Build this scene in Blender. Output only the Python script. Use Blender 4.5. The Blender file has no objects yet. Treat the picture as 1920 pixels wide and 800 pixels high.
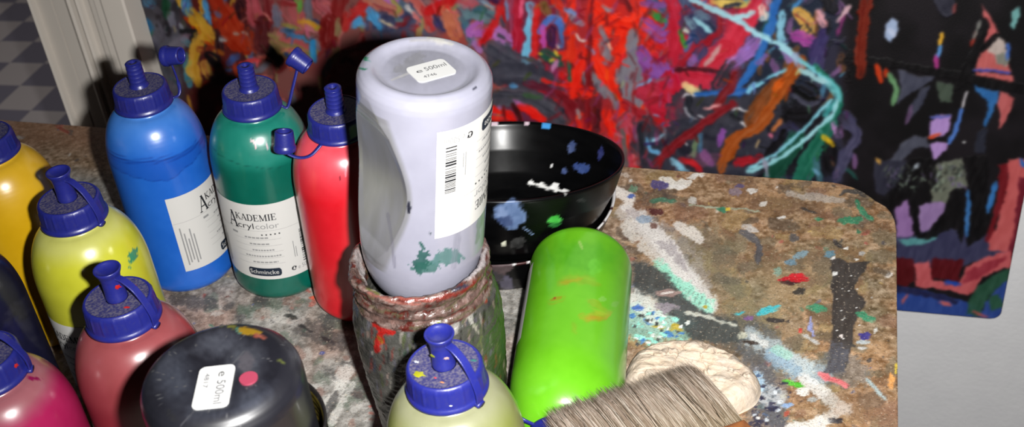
import bpy, math, random
import numpy as np
from mathutils import Matrix, Vector
random.seed(7); RNG = np.random.default_rng(11)
C = bpy.context.scene.collection
F = 2236.0; CAMH = 0.6
# ---------------------------------------------------------------- camera frame (metres, table top is z = 0)
def nrm(v): return v / np.linalg.norm(v)
_z = nrm(-np.array([337., 3127., F])); _y = np.array([705., -1675., F]); _y = nrm(_y - _z * (_y @ _z)); _x = np.cross(_y, _z)
R = np.stack([_x, _y, _z]); CAM = np.array([0., 0., CAMH])
def project(P):
    c = (np.asarray(P, float) - CAM) @ R
    return 960 + F * c[..., 0] / c[..., 2], 400 + F * c[..., 1] / c[..., 2]
def on_plane(px, py, z=0.0):
    d = R @ np.array([px - 960., py - 400., F]); return CAM + d * ((z - CAMH) / d[2])
def lin(c):
    c = np.clip(np.asarray(c, float) / 255., 0, 1); return np.where(c < .04045, c / 12.92, ((c + .055) / 1.055) ** 2.4)
def alb(c, E=1.0): return np.clip(lin(c) / E, 0.0008, .93)

# ---------------------------------------------------------------- noise
TAB = RNG.random((256, 256)).astype(np.float32)
def n2(x, y):
    x = np.asarray(x, np.float32); y = np.asarray(y, np.float32)
    xi = np.floor(x).astype(np.int64); yi = np.floor(y).astype(np.int64); fx = x - xi; fy = y - yi
    fx = fx * fx * (3 - 2 * fx); fy = fy * fy * (3 - 2 * fy)
    a = TAB[xi & 255, yi & 255]; b = TAB[(xi + 1) & 255, yi & 255]; c = TAB[xi & 255, (yi + 1) & 255]; d = TAB[(xi + 1) & 255, (yi + 1) & 255]
    return (a * (1 - fx) + b * fx) * (1 - fy) + (c * (1 - fx) + d * fx) * fy
def fbm(x, y, o=4):
    s = 0; a = .5; t = 0
    for k in range(o): s = s + a * n2(x * 2 ** k + 17 * k, y * 2 ** k + 31 * k); t += a; a *= .5
    return s / t

# ---------------------------------------------------------------- a paint layer: colour (and relief) per vertex of a surface
class Paint:
    def __init__(s, P, base, ok=None, warp=0.):
        U, V = project(P)
        if warp: U, V = U + warp * (2 * fbm(U / 26, V / 26, 2) - 1) + warp * .6 * (2 * n2(U / 7, V / 7) - 1), V + warp * (2 * fbm(U / 26 + 77, V / 26 + 31, 2) - 1) + warp * .6 * (2 * n2(U / 7 + 50, V / 7 + 9) - 1)
        s.U = U.astype(np.float32); s.V = V.astype(np.float32)
        if ok is not None: s.U = np.where(ok, s.U, -9e5).astype(np.float32)
        s.c = np.empty((len(U), 3), np.float32); s.c[:] = base; s.h = np.zeros(len(U), np.float32); s.k = 0
    def sel(s, x0, x1, y0, y1): return np.nonzero((s.U > x0) & (s.U < x1) & (s.V > y0) & (s.V < y1))[0]
    def S(s, col, w, *pts, dry=.25, al=1., rough=.25, var=16, taper=.2, edge=1.6):
        s.k += 1; p = np.array(pts, float)
        if len(p) == 1: p = np.vstack([p, p + [w * .4, 1]])
        if len(p) > 2:
            q = np.vstack([2 * p[0] - p[1], p, 2 * p[-1] - p[-2]]); out = []
            for i in range(1, len(q) - 2):
                n = max(2, int(np.hypot(*(q[i + 1] - q[i])) / max(8, w * .6)) + 1)
                t = np.linspace(0, 1, n, endpoint=False)[:, None]; a, b, c, d = q[i - 1], q[i], q[i + 1], q[i + 2]
                out.append(.5 * (2 * b + (c - a) * t + (2 * a - 5 * b + 4 * c - d) * t * t + (3 * b - a - 3 * c + d) * t ** 3))
            p = np.vstack(out + [q[-2:-1]])
        m = w * .8 + 3; ix = s.sel(p[:, 0].min() - m, p[:, 0].max() + m, p[:, 1].min() - m, p[:, 1].max() + m)
        if not len(ix): return
        u = s.U[ix]; v = s.V[ix]; best = np.full(len(ix), 1e9, np.float32); ss = np.zeros(len(ix), np.float32); tt = np.zeros(len(ix), np.float32)
        L = 0.; seg = np.hypot(*(p[1:] - p[:-1]).T)
        for i in range(len(p) - 1):
            dx, dy = p[i + 1] - p[i]; l2 = dx * dx + dy * dy + 1e-9
            f_ = ((u - p[i, 0]) * dx + (v - p[i, 1]) * dy) / l2; g = np.clip(f_, 0, 1)
            ex = u - p[i, 0] - g * dx; ey = v - p[i, 1] - g * dy; d = np.hypot(ex, ey); b = d < best
            best[b] = d[b]; ss[b] = (L + g * seg[i])[b]; tt[b] = (np.sign(ex * dy - ey * dx) * d)[b]; L += seg[i]
        sd = s.k * 7.31; end = np.minimum(ss, L - ss) / max(1., w)
        half = w / 2 * (1 - taper * np.clip(1 - end * 1.2, 0, 1)) * (1 + rough * 2 * (n2(ss / (w * .7 + 3) + sd, np.sign(tt) * 3 + sd) - .5) + rough * .8 * (n2(u / 5 + sd, v / 5) - .5))
        a = np.clip((half - best) / edge + .5, 0, 1)
        br = n2(tt / max(1.4, w / 9) + sd, ss / (w * 2.5 + 12) + sd)
        a = a * np.clip(1.25 - dry * 2.6 * np.clip(br - .35, 0, 1) * (1.4 - np.clip(end, 0, 1)), 0, 1) * al
        cc = np.array(col, np.float32) + ((br - .5) * 2 * var + (n2(u / 9 + sd, v / 9) - .5) * var)[:, None]
        s.c[ix] = s.c[ix] * (1 - a[:, None]) + np.clip(cc, 2, 255) * a[:, None]
        s.h[ix] = s.h[ix] * (1 - a) + a * (.35 + .5 * br + .4 * np.clip(1 - (half - best) / 2.5, 0, 1))
    def B(s, col, x, y, rx, ry, rot=0, rough=.45, al=1., var=12, edge=.18, grain=0.):
        s.k += 1; m = max(rx, ry) * 1.6 + 2; ix = s.sel(x - m, x + m, y - m, y + m)
        if not len(ix): return
        u = s.U[ix] - x; v = s.V[ix] - y; c_, s_ = math.cos(math.radians(rot)), math.sin(math.radians(rot)); sd = s.k * 3.7
        a_ = (u * c_ + v * s_) / rx; b_ = (-u * s_ + v * c_) / ry; d = np.hypot(a_, b_)
        sc = max(3., min(rx, ry) * .6); lim = 1 + rough * 1.6 * (fbm(u / sc + sd, v / sc + sd, 3) - .5)
        a = np.clip((lim - d) / edge + .5, 0, 1)
        if grain: a = np.clip((a * 1.15 - n2(u / 1.8 + sd, v / 1.8 + sd) * grain) * 2.5, 0, 1)
        a = a * al; cc = np.array(col, np.float32) + ((n2(u / 6 + sd, v / 6) - .5) * 2 * var)[:, None]
        s.c[ix] = s.c[ix] * (1 - a[:, None]) + np.clip(cc, 2, 255) * a[:, None]; s.h[ix] = s.h[ix] * (1 - a) + a * .5
    def Pg(s, col, *pts, rough=3., al=1., var=10, grain=0., edge=2.):      # a filled ragged shape
        s.k += 1; p = np.array(pts, float); m = rough + 6; ix = s.sel(p[:, 0].min() - m, p[:, 0].max() + m, p[:, 1].min() - m, p[:, 1].max() + m)
        if not len(ix): return
        sd = s.k * 2.9; u0 = s.U[ix]; v0 = s.V[ix]; u = u0 + rough * 2 * (fbm(u0 / 9 + sd, v0 / 9, 3) - .5); v = v0 + rough * 2 * (fbm(u0 / 9, v0 / 9 + sd, 3) - .5)
        ins = np.zeros(len(ix), bool); best = np.full(len(ix), 1e9)
        for i in range(len(p)):
            a, b = p[i], p[(i + 1) % len(p)]; c = ((a[1] > v) != (b[1] > v)) & (u < (b[0] - a[0]) * (v - a[1]) / (b[1] - a[1] + 1e-9) + a[0]); ins ^= c
            dx, dy = b - a; g = np.clip(((u - a[0]) * dx + (v - a[1]) * dy) / (dx * dx + dy * dy + 1e-9), 0, 1); best = np.minimum(best, np.hypot(u - a[0] - g * dx, v - a[1] - g * dy))
        d = np.where(ins, best, -best); a = np.clip(d / edge + .5, 0, 1); br = n2((u0 + v0 * .3) / 5 + sd, v0 / 16 + sd)
        if grain: a = np.clip((np.clip(d / 16 + .45, 0, 1) * (.5 + .9 * fbm(u0 / 18 + sd, v0 / 18, 3)) - grain * (.5 * n2(u0 / 2.2 + sd, v0 / 2.2) + .5 * n2(u0 / 5, v0 / 5 + sd))) * 3.2 + .1, 0, 1) * (d > -10)
        a = a * al; cc = np.array(col, np.float32) + ((br - .5) * 2 * var)[:, None]; s.c[ix] = s.c[ix] * (1 - a[:, None]) + np.clip(cc, 2, 255) * a[:, None]; s.h[ix] = s.h[ix] * (1 - a) + a * (.35 + .4 * br)
    def G(s, col, w, *pts, al=.8, grain=.9, var=14):      # a powdery, grainy dry smear
        s.k += 1; p = np.array(pts, float); m = w; ix = s.sel(p[:, 0].min() - m, p[:, 0].max() + m, p[:, 1].min() - m, p[:, 1].max() + m)
        if not len(ix): return
        u = s.U[ix]; v = s.V[ix]; best = np.full(len(ix), 1e9, np.float32); sd = s.k * 5.1
        for i in range(len(p) - 1):
            dx, dy = p[i + 1] - p[i]; g = np.clip(((u - p[i, 0]) * dx + (v - p[i, 1]) * dy) / (dx * dx + dy * dy + 1e-9), 0, 1)
            best = np.minimum(best, np.hypot(u - p[i, 0] - g * dx, v - p[i, 1] - g * dy))
        f_ = np.clip(1.5 - best / (w / 2) * 1.1, 0, 1) * (.45 + 1.1 * fbm(u / 22 + sd, v / 22 + sd, 3))
        nz = .55 * n2(u / 2.2 + sd, v / 2.2) + .45 * n2(u / 5.5, v / 5.5 + sd)
        a = np.clip((f_ - nz * grain) * 3.2 + .12, 0, 1) * al * (f_ > .02)
        cc = np.array(col, np.float32) + ((nz - .5) * 2 * var)[:, None]
        s.c[ix] = s.c[ix] * (1 - a[:, None]) + np.clip(cc, 2, 255) * a[:, None]; s.h[ix] += a * .25

# ---------------------------------------------------------------- mesh helpers
def to_mesh(name, V, faces, mat=None, parent=None, smooth=True, col=None):
    V = np.asarray(V, np.float32); me = bpy.data.meshes.new(name)
    if isinstance(faces, np.ndarray):
        n = len(faces); k = faces.shape[1]; me.vertices.add(len(V)); me.vertices.foreach_set('co', V.ravel())
        me.loops.add(n * k); me.loops.foreach_set('vertex_index', faces.astype(np.int32).ravel())
        me.polygons.add(n); me.polygons.foreach_set('loop_start', np.arange(0, n * k, k, dtype=np.int32)); me.update(calc_edges=True)
    else:
        me.from_pydata([tuple(map(float, v)) for v in V], [], faces); me.update()
    me.validate()
    if smooth: me.polygons.foreach_set('use_smooth', np.ones(len(me.polygons), bool))
    if col is not None:
        at = me.color_attributes.new('Col', 'FLOAT_COLOR', 'POINT'); q = np.ones((len(V), 4), np.float32); q[:, :3] = col
        at.data.foreach_set('color', q.ravel())
    o = bpy.data.objects.new(name, me); C.objects.link(o)
    if mat: me.materials.append(mat)
    if parent: o.parent = parent
    return o
def empty(name, loc=(0, 0, 0), M=None):
    o = bpy.data.objects.new(name, None); C.objects.link(o); o.empty_display_size = .02
    if M is not None: o.matrix_world = M
    else: o.location = loc
    return o
def tag(o, label=None, cat=None, group=None, kind=None):
    if label: o['label'] = label
    if cat: o['category'] = cat
    if group: o['group'] = group
    if kind: o['kind'] = kind
    return o
def resample(prof, step):
    out = []
    for i in range(len(prof) - 1):
        a = np.array(prof[i], float); b = np.array(prof[i + 1], float); n = max(1, int(np.hypot(*(b - a)) / step))
        for k in range(n): out.append(a + (b - a) * k / n)
    out.append(np.array(prof[-1], float)); return np.array(out)
def lathe(prof, n=96, step=None, mod=None):
    """profile of (z, r), bottom axis to top axis"""
    p = resample(prof, step) if step else np.array(prof, float); th = np.linspace(0, 2 * math.pi, n, endpoint=False)
    z = np.repeat(p[:, 0], n); r = np.maximum(np.repeat(p[:, 1], n), 1e-5); t = np.tile(th, len(p))
    V = np.stack([r * np.sin(t), -r * np.cos(t), z], 1)
    if mod: V = mod(V, t, z, r)
    i = np.arange(len(p) - 1)[:, None] * n; j = np.arange(n)[None]; k = (j + 1) % n
    fc = np.stack([i + j, i + k, i + n + k, i + n + j], 2).reshape(-1, 4)
    return V, fc
def join(parts):
    V = []; Fc = []; n = 0
    for v, f in parts:
        V.append(np.asarray(v, float)); Fc += [tuple(int(q) + n for q in x) for x in f]; n += len(v)
    return np.vstack(V), Fc
def tube(pts, rad, n=10, flat=1.0, caps=True, up=(0, 0, 1)):
    P = np.array(pts, float); up = np.array(up, float); T = np.gradient(P, axis=0); V = []
    rr = np.broadcast_to(np.asarray(rad, float), (len(P),))
    for i, p in enumerate(P):
        t = nrm(T[i]); a = np.cross(t, up); a = nrm(a) if np.linalg.norm(a) > 1e-4 else np.array([1., 0, 0]); b = np.cross(a, t)
        for k in range(n):
            g = 2 * math.pi * k / n; V.append(p + rr[i] * (a * math.cos(g) + b * math.sin(g) * flat))
    Fc = [(i * n + k, i * n + (k + 1) % n, (i + 1) * n + (k + 1) % n, (i + 1) * n + k) for i in range(len(P) - 1) for k in range(n)]
    if caps: Fc += [tuple(range(n))[::-1], tuple(range((len(P) - 1) * n, len(P) * n))]
    return np.array(V), Fc
def spline(pts, n=24):
    p = np.array(pts, float); q = np.vstack([2 * p[0] - p[1], p, 2 * p[-1] - p[-2]]); out = []; m = max(2, n // (len(p) - 1))
    for i in range(1, len(q) - 2):
        t = np.linspace(0, 1, m, endpoint=False)[:, None]; a, b, c, d = q[i - 1], q[i], q[i + 1], q[i + 2]
        out.append(.5 * (2 * b + (c - a) * t + (2 * a - 5 * b + 4 * c - d) * t * t + (3 * b - a - 3 * c + d) * t ** 3))
    return np.vstack(out + [q[-2:-1]])
def box(x0, x1, y0, y1, z0, z1):
    V = [(x, y, z) for z in (z0, z1) for y in (y0, y1) for x in (x0, x1)]
    return np.array(V), [(0, 2, 3, 1), (4, 5, 7, 6), (0, 1, 5, 4), (2, 6, 7, 3), (0, 4, 6, 2), (1, 3, 7, 5)]
def prism(poly, z0, z1):
    n = len(poly); V = [(x, y, z0) for x, y in poly] + [(x, y, z1) for x, y in poly]
    return np.array(V), [tuple(range(n))[::-1], tuple(range(n, 2 * n))] + [(i, (i + 1) % n, n + (i + 1) % n, n + i) for i in range(n)]
def bevel(o, w, seg=3):
    m = o.modifiers.new('bevel', 'BEVEL'); m.width = w; m.segments = seg; m.limit_method = 'ANGLE'; return o

# ---------------------------------------------------------------- materials
def mat(name, col, rough=.5, spec=.5, metal=0., noise=None, bump=None, attr=False, sss=0., coat=0., rnoise=None):
    """col linear rgb; noise = (scale, amount, colour2); bump = (scale, strength)"""
    m = bpy.data.materials.new(name); m.use_nodes = True; nt = m.node_tree; N = nt.nodes; L = nt.links; b = N['Principled BSDF']
    b.inputs['Roughness'].default_value = rough; b.inputs['Specular IOR Level'].default_value = spec; b.inputs['Metallic'].default_value = metal
    b.inputs['Coat Weight'].default_value = coat; b.inputs['Coat Roughness'].default_value = .12
    if sss: b.inputs['Subsurface Weight'].default_value = sss; b.inputs['Subsurface Radius'].default_value = (.004, .004, .004); b.inputs['Subsurface Scale'].default_value = 1.
    tc = N.new('ShaderNodeTexCoord')
    if attr: a = N.new('ShaderNodeAttribute'); a.attribute_name = 'Col'; src = a.outputs['Color']
    else: a = N.new('ShaderNodeRGB'); a.outputs[0].default_value = (*[float(x) for x in col], 1); src = a.outputs[0]
    for nz in ([noise] if isinstance(noise, tuple) else (noise or [])):
        sc, am, c2 = nz[:3]; t = N.new('ShaderNodeTexNoise'); t.inputs['Scale'].default_value = sc; t.inputs['Detail'].default_value = 5
        L.new(tc.outputs['Object'], t.inputs['Vector']); r = N.new('ShaderNodeMapRange'); r.inputs['From Min'].default_value = nz[3] if len(nz) > 3 else .35
        r.inputs['From Max'].default_value = nz[4] if len(nz) > 4 else .65; r.inputs['To Max'].default_value = am; L.new(t.outputs['Fac'], r.inputs['Value'])
        x = N.new('ShaderNodeMix'); x.data_type = 'RGBA'; x.inputs['B'].default_value = (*[float(q) for q in c2], 1)
        L.new(r.outputs['Result'], x.inputs['Factor']); L.new(src, x.inputs['A']); src = x.outputs['Result']
    L.new(src, b.inputs['Base Color'])
    if rnoise:
        t = N.new('ShaderNodeTexNoise'); t.inputs['Scale'].default_value = rnoise[0]; L.new(tc.outputs['Object'], t.inputs['Vector'])
        r = N.new('ShaderNodeMapRange'); r.inputs['To Min'].default_value = rnoise[1]; r.inputs['To Max'].default_value = rnoise[2]
        L.new(t.outputs['Fac'], r.inputs['Value']); L.new(r.outputs['Result'], b.inputs['Roughness'])
    if bump:
        t = N.new('ShaderNodeTexNoise'); t.inputs['Scale'].default_value = bump[0]; t.inputs['Detail'].default_value = 4; L.new(tc.outputs['Object'], t.inputs['Vector'])
        q = N.new('ShaderNodeBump'); q.inputs['Strength'].default_value = bump[1]; q.inputs['Distance'].default_value = bump[2] if len(bump) > 2 else .001
        L.new(t.outputs['Fac'], q.inputs['Height']); L.new(q.outputs['Normal'], b.inputs['Normal'])
    return m
M_cap = mat('blue_cap_plastic', alb((37, 43, 138), 2.3), .36, .45, noise=(500, .3, alb((66, 66, 116), 2.3), .5, .75), bump=(900, .12, .0005))
M_captop = mat('dusty_cap_plastic', alb((60, 60, 118), 2.6), .6, .3, noise=(700, .8, alb((124, 118, 132), 2.3), .40, .66), bump=(1200, .2, .0005))
M_label = mat('label_paper', alb((238, 236, 232), 2.2), .45, .4)
M_ink = mat('black_ink', alb((40, 42, 48), 2.2), .5, .3)
M_grey_ink = mat('grey_ink', alb((165, 165, 165), 2.2), .5, .3)
M_badge = mat('dark_badge_ink', alb((28, 42, 60), 2.2), .4, .4)
M_sticker = mat('sticker_paper', (.34, .34, .335), .6, .2)
M_sticker_ink = mat('sticker_ink', (.004, .004, .005), .6, .2)
M_sticker_grey = mat('sticker_faint_ink', (.045, .045, .05), .6, .2)

# ---------------------------------------------------------------- lettering
_tc = {}
def text_flat(s, size):
    if s not in _tc:
        cu = bpy.data.curves.new('t', 'FONT'); cu.body = s; cu.size = 1; cu.resolution_u = 3; o = bpy.data.objects.new('t', cu); C.objects.link(o)
        dg = bpy.context.evaluated_depsgraph_get(); me = bpy.data.meshes.new_from_object(o.evaluated_get(dg))
        v = np.array([tuple(q.co) for q in me.vertices]); f = [tuple(p.vertices) for p in me.polygons]
        bpy.data.objects.remove(o); bpy.data.curves.remove(cu); bpy.data.meshes.remove(me); _tc[s] = (v[:, :2], f)
    v, f = _tc[s]; return v * size, f
def text_fit(s, x0, x1, y0, h, width_only=True):
    """flat text filling x0..x1 with letter height h (0.72 of size)"""
    v, f = text_flat(s, 1.); v = v.copy(); w = v[:, 0].max() - v[:, 0].min(); v[:, 0] = (v[:, 0] - v[:, 0].min()) / w * (x1 - x0) + x0
    v[:, 1] = v[:, 1] / .72 * h + y0; return v, f
def strokes2d(segs, t):
    V = []; Fc = []
    for x0, y0, x1, y1, *w in segs:
        d = np.array([x1 - x0, y1 - y0], float); l = np.linalg.norm(d) + 1e-9; q = np.array([-d[1], d[0]]) / l * (w[0] if w else t) / 2; n = len(V)
        V += [(x0 + q[0], y0 + q[1]), (x0 - q[0], y0 - q[1]), (x1 - q[0], y1 - q[1]), (x1 + q[0], y1 + q[1])]; Fc.append((n, n + 1, n + 2, n + 3))
    return np.array(V), Fc
SER = {'A': (.86, [(.1, 0, .43, 1, .07), (.43, 1, .76, 0, .16), (.22, .34, .62, .34, .07), (0, .03, .24, .03, .06), (.58, .03, .9, .03, .06), (.3, .97, .46, .97, .06)]),
       'K': (.86, [(.18, 0, .18, 1, .16), (.2, .42, .68, 1, .07), (.34, .55, .74, 0, .16), (.02, .03, .36, .03, .06), (.02, .97, .36, .97, .06), (.55, .97, .82, .97, .06), (.58, .03, .88, .03, .06)]),
       'D': (.88, [(.18, 0, .18, 1, .16), (.02, .03, .5, .03, .07), (.02, .97, .5, .97, .07), (.48, .97, .7, .8, .12), (.7, .82, .74, .5, .16), (.74, .5, .7, .18, .16), (.7, .2, .48, .03, .12)]),
       'E': (.78, [(.18, 0, .18, 1, .16), (.02, .03, .68, .03, .07), (.02, .97, .66, .97, .07), (.2, .51, .5, .51, .07), (.66, 0, .66, .25, .06), (.64, .75, .64, 1, .06), (.5, .38, .5, .64, .06)]),
       'M': (1.1, [(.16, 0, .16, 1, .07), (.16, 1, .52, .05, .15), (.52, .05, .88, 1, .07), (.9, 0, .9, 1, .16), (0, .03, .3, .03, .06), (.74, .03, 1.06, .03, .06), (.02, .97, .2, .97, .06), (.86, .97, 1.06, .97, .06)]),
       'I': (.42, [(.2, 0, .2, 1, .16), (.04, .03, .36, .03, .06), (.04, .97, .36, .97, .06)])}
def serif(word, x0, x1, y0, h):
    W = sum(SER[c][0] for c in word); k = (x1 - x0) / W; x = x0; out = []
    for c in word:
        v, f = strokes2d(SER[c][1], .1); v = v.copy(); v[:, 0] = v[:, 0] * k + x; v[:, 1] = v[:, 1] * h + y0; out.append((v, f)); x += SER[c][0] * k
    return out
def grid2d(x0, x1, y0, y1, nx, ny=1, round_=0.):
    xs = np.linspace(x0, x1, nx + 1); V = []
    for x in xs:
        e = min(x - x0, x1 - x); c = 0 if not round_ or e >= round_ else round_ - math.sqrt(max(0, round_ ** 2 - (round_ - e) ** 2))
        for y in np.linspace(y0 + c, y1 - c, ny + 1): V.append((x, y))
    m = ny + 1; return np.array(V), [(i * m + j, (i + 1) * m + j, (i + 1) * m + j + 1, i * m + j + 1) for i in range(nx) for j in range(ny)]
def join2(parts):
    V, Fc = join([(np.hstack([v, np.zeros((len(v), 1))]), f) for v, f in parts]); return V[:, :2], Fc
def wrap(v, r, th0=0., z0=0., shear=0.):
    """label plane (mm along the circumference, mm up) onto a cylinder of radius r; th0 degrees is where x = 0"""
    t = math.radians(th0) + (v[:, 0]) / r; return np.stack([r * np.sin(t), -r * np.cos(t), z0 + v[:, 1] + shear * v[:, 0]], 1)

RB = .0385
def add_label(root, th_left, z0, z1, span=137., shear=0., r=RB, slot='full'):
    """a printed bottle label; positions are given in degrees from the label's left edge and metres above its foot"""
    D = math.radians(1) * r; H_ = z1 - z0; s = H_ / .074
    lab = to_mesh('label', wrap(grid2d(0, span * D, 0, H_, 60, 3)[0], r + .0002, th_left, z0, shear), grid2d(0, span * D, 0, H_, 60, 3)[1], M_label, root)
    y = lambda q: q * s
    dark = serif('A', 36 * D, 49 * D, y(.0500), .0152 * s) + serif('KADEMIE', 47.5 * D, 97 * D, y(.0585), .0062 * s)
    dark += [text_fit('cryl', 49 * D, 69 * D, y(.0508), .0058 * s)]
    for k in range(5): dark.append(grid2d((76 + 5 * k) * D, (77.8 + 5 * k) * D, y(.0445), y(.0457), 1))
    bars = []; rs = random.Random(5); q = .011
    while q < .043:
        w = rs.choice([.0005, .0005, .0009, .0013]); bars.append(grid2d(120 * D, 130 * D, y(q), y(q + w), 4)); q += w + rs.choice([.0005, .0008, .0013])
    ring = [(107 + 2.6 * math.cos(a), .0075 + .0018 * math.sin(a)) for a in np.linspace(.6, 5.6, 11)]
    rec = strokes2d([(ring[i][0] * D, y(ring[i][1]), ring[i + 1][0] * D, y(ring[i + 1][1]), .0008) for i in range(10)] + [(108.6 * D, y(.0072), 109.2 * D, y(.0092), .0012), (104.5 * D, y(.0062), 106 * D, y(.0086), .0008)], .0006)
    v, f = join2(dark + bars + [rec]); to_mesh('lettering', wrap(v, r + .0004, th_left, z0, shear), f, M_ink, lab, smooth=False)
    pale = [text_fit('color', 71 * D, 98 * D, y(.0508), .0055 * s), text_fit('e 500ml', 112 * D, 133 * D, y(.0052), .0042 * s)]
    pale += [grid2d(1 * D, 136 * D, y(.0487), y(.0489), 50)] + [grid2d(40 * D, 98 * D, y(.0400 - .0061 * k), y(.0402 - .0061 * k), 20) for k in range(5)]
    for k, (a, b) in enumerate(((55, 84), (60, 84), (62, 88), (52, 95), (60, 90))):
        x = a; ln = [3.2, 2.4, 4.1, 1.9, 3.5]
        while x < b: w = ln[int(x * 3) % 5]; pale.append(grid2d(x * D, min(b, x + w) * D, y(.0413 - .0061 * k), y(.0427 - .0061 * k), 2)); x += w + .9
    for k in range(5): pale.append(grid2d((6 + 3.6 * k) * D, (7.6 + 3.6 * k) * D, y(.006 + .002 * (k % 3)), y(.044 - .003 * ((k * 2) % 5)), 1))
    pale += [grid2d((110 + 2.5 * k) * D, (110.9 + 2.5 * k) * D, y(.018), y(.034 - .006 * k), 1) for k in range(2)] + [grid2d(38 * D, 46 * D, y(.0435), y(.0455), 2)]
    v, f = join2(pale); to_mesh('faint_lettering', wrap(v, r + .00035, th_left, z0, shear), f, M_grey_ink, lab, smooth=False)
    v, f = grid2d(52 * D, 92 * D, y(.0035), y(.0115), 28, 2, .0022); bd = to_mesh('logo_badge', wrap(v, r + .00045, th_left, z0, shear), f, M_badge, lab)
    v, f = text_fit('Schmincke', 54.5 * D, 89.5 * D, y(.0058), .0042 * s); to_mesh('logo_lettering', wrap(v, r + .0008, th_left, z0, shear), f, M_label, lab, smooth=False)
    return lab

# ---------------------------------------------------------------- paint bottles
H_CAP = .178
DOME = [(.117 + .0415 * math.sin(a), .0192 + .0193 * math.cos(a)) for a in np.linspace(0, math.pi / 2 * .97, 16)]
BODY = [(.004, 0), (.0042, .024), (.0028, .0272), (.0008, .0296), (0, .0315), (.0006, .0335), (.0026, .0362), (.006, .038), (.0095, RB)] + DOME + [(.1595, .0188), (.1605, .0192), (.1625, .0192), (.1665, .0185), (.1665, 0)]
def frame_matrix(base, axis, flip=False, theta=0.):
    a = nrm(np.array(axis, float)); b = np.array(base, float); c = CAM - b; c = nrm(c - a * (c @ a)); rt = np.cross(-c, a)
    Rm = np.stack([rt, -c, a], 1)
    if flip: Rm = np.stack([-rt, -c, -a], 1)
    m = Matrix.Identity(4)
    for i in range(3):
        for j in range(3): m[i][j] = float(Rm[i, j])
        m[i][3] = float(b[i])
    return m
def world(V, M): A = np.array(M); return V @ A[:3, :3].T + A[:3, 3]
def body(root, M, base_col, E, paint=None, level=None, upper=None, mod=None, rough=.3, sss=.08, n=200, step=.0011, extra=None, prof=None, spec=.5):
    V, fc = lathe(prof or BODY, n, step, mod); W = world(V, M); ctr = np.array(M)[:3, 3]; ax = np.array(M)[:3, 2]
    rad = (W - ctr) - ((W - ctr) @ ax)[:, None] * ax; base_side = (V[:, 2] < .0095)[:, None]
    nrm_ = np.where(base_side, rad * .3 - ax * .02, rad); vis = (nrm_ * (CAM - W)).sum(1) > 0
    p = Paint(W, base_col, vis)
    th = np.arctan2(V[:, 0], -V[:, 1]); nz = fbm(th * 4 + 9, V[:, 2] * 120, 4); z = V[:, 2]
    if upper is not None:
        lv, wob, soft = level; f_ = np.clip((z - lv - wob * (fbm(th * 1.6 + 5, z * 0 + lv * 90, 3) - .5) * 2) / soft + .5, 0, 1)[:, None]
        p.c = p.c * (1 - f_) + np.array(upper, np.float32) * f_
    p.c += ((nz - .5) * 14)[:, None]
    if extra: extra(p, V, th)
    if paint: paint(p)
    o = to_mesh('body', V, fc, mat('bottle_plastic', (0, 0, 0), rough, spec, attr=True, sss=sss, bump=(350, .03, .0005), coat=.25), root, col=alb(np.clip(p.c, 2, 255), E)); return o
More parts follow.
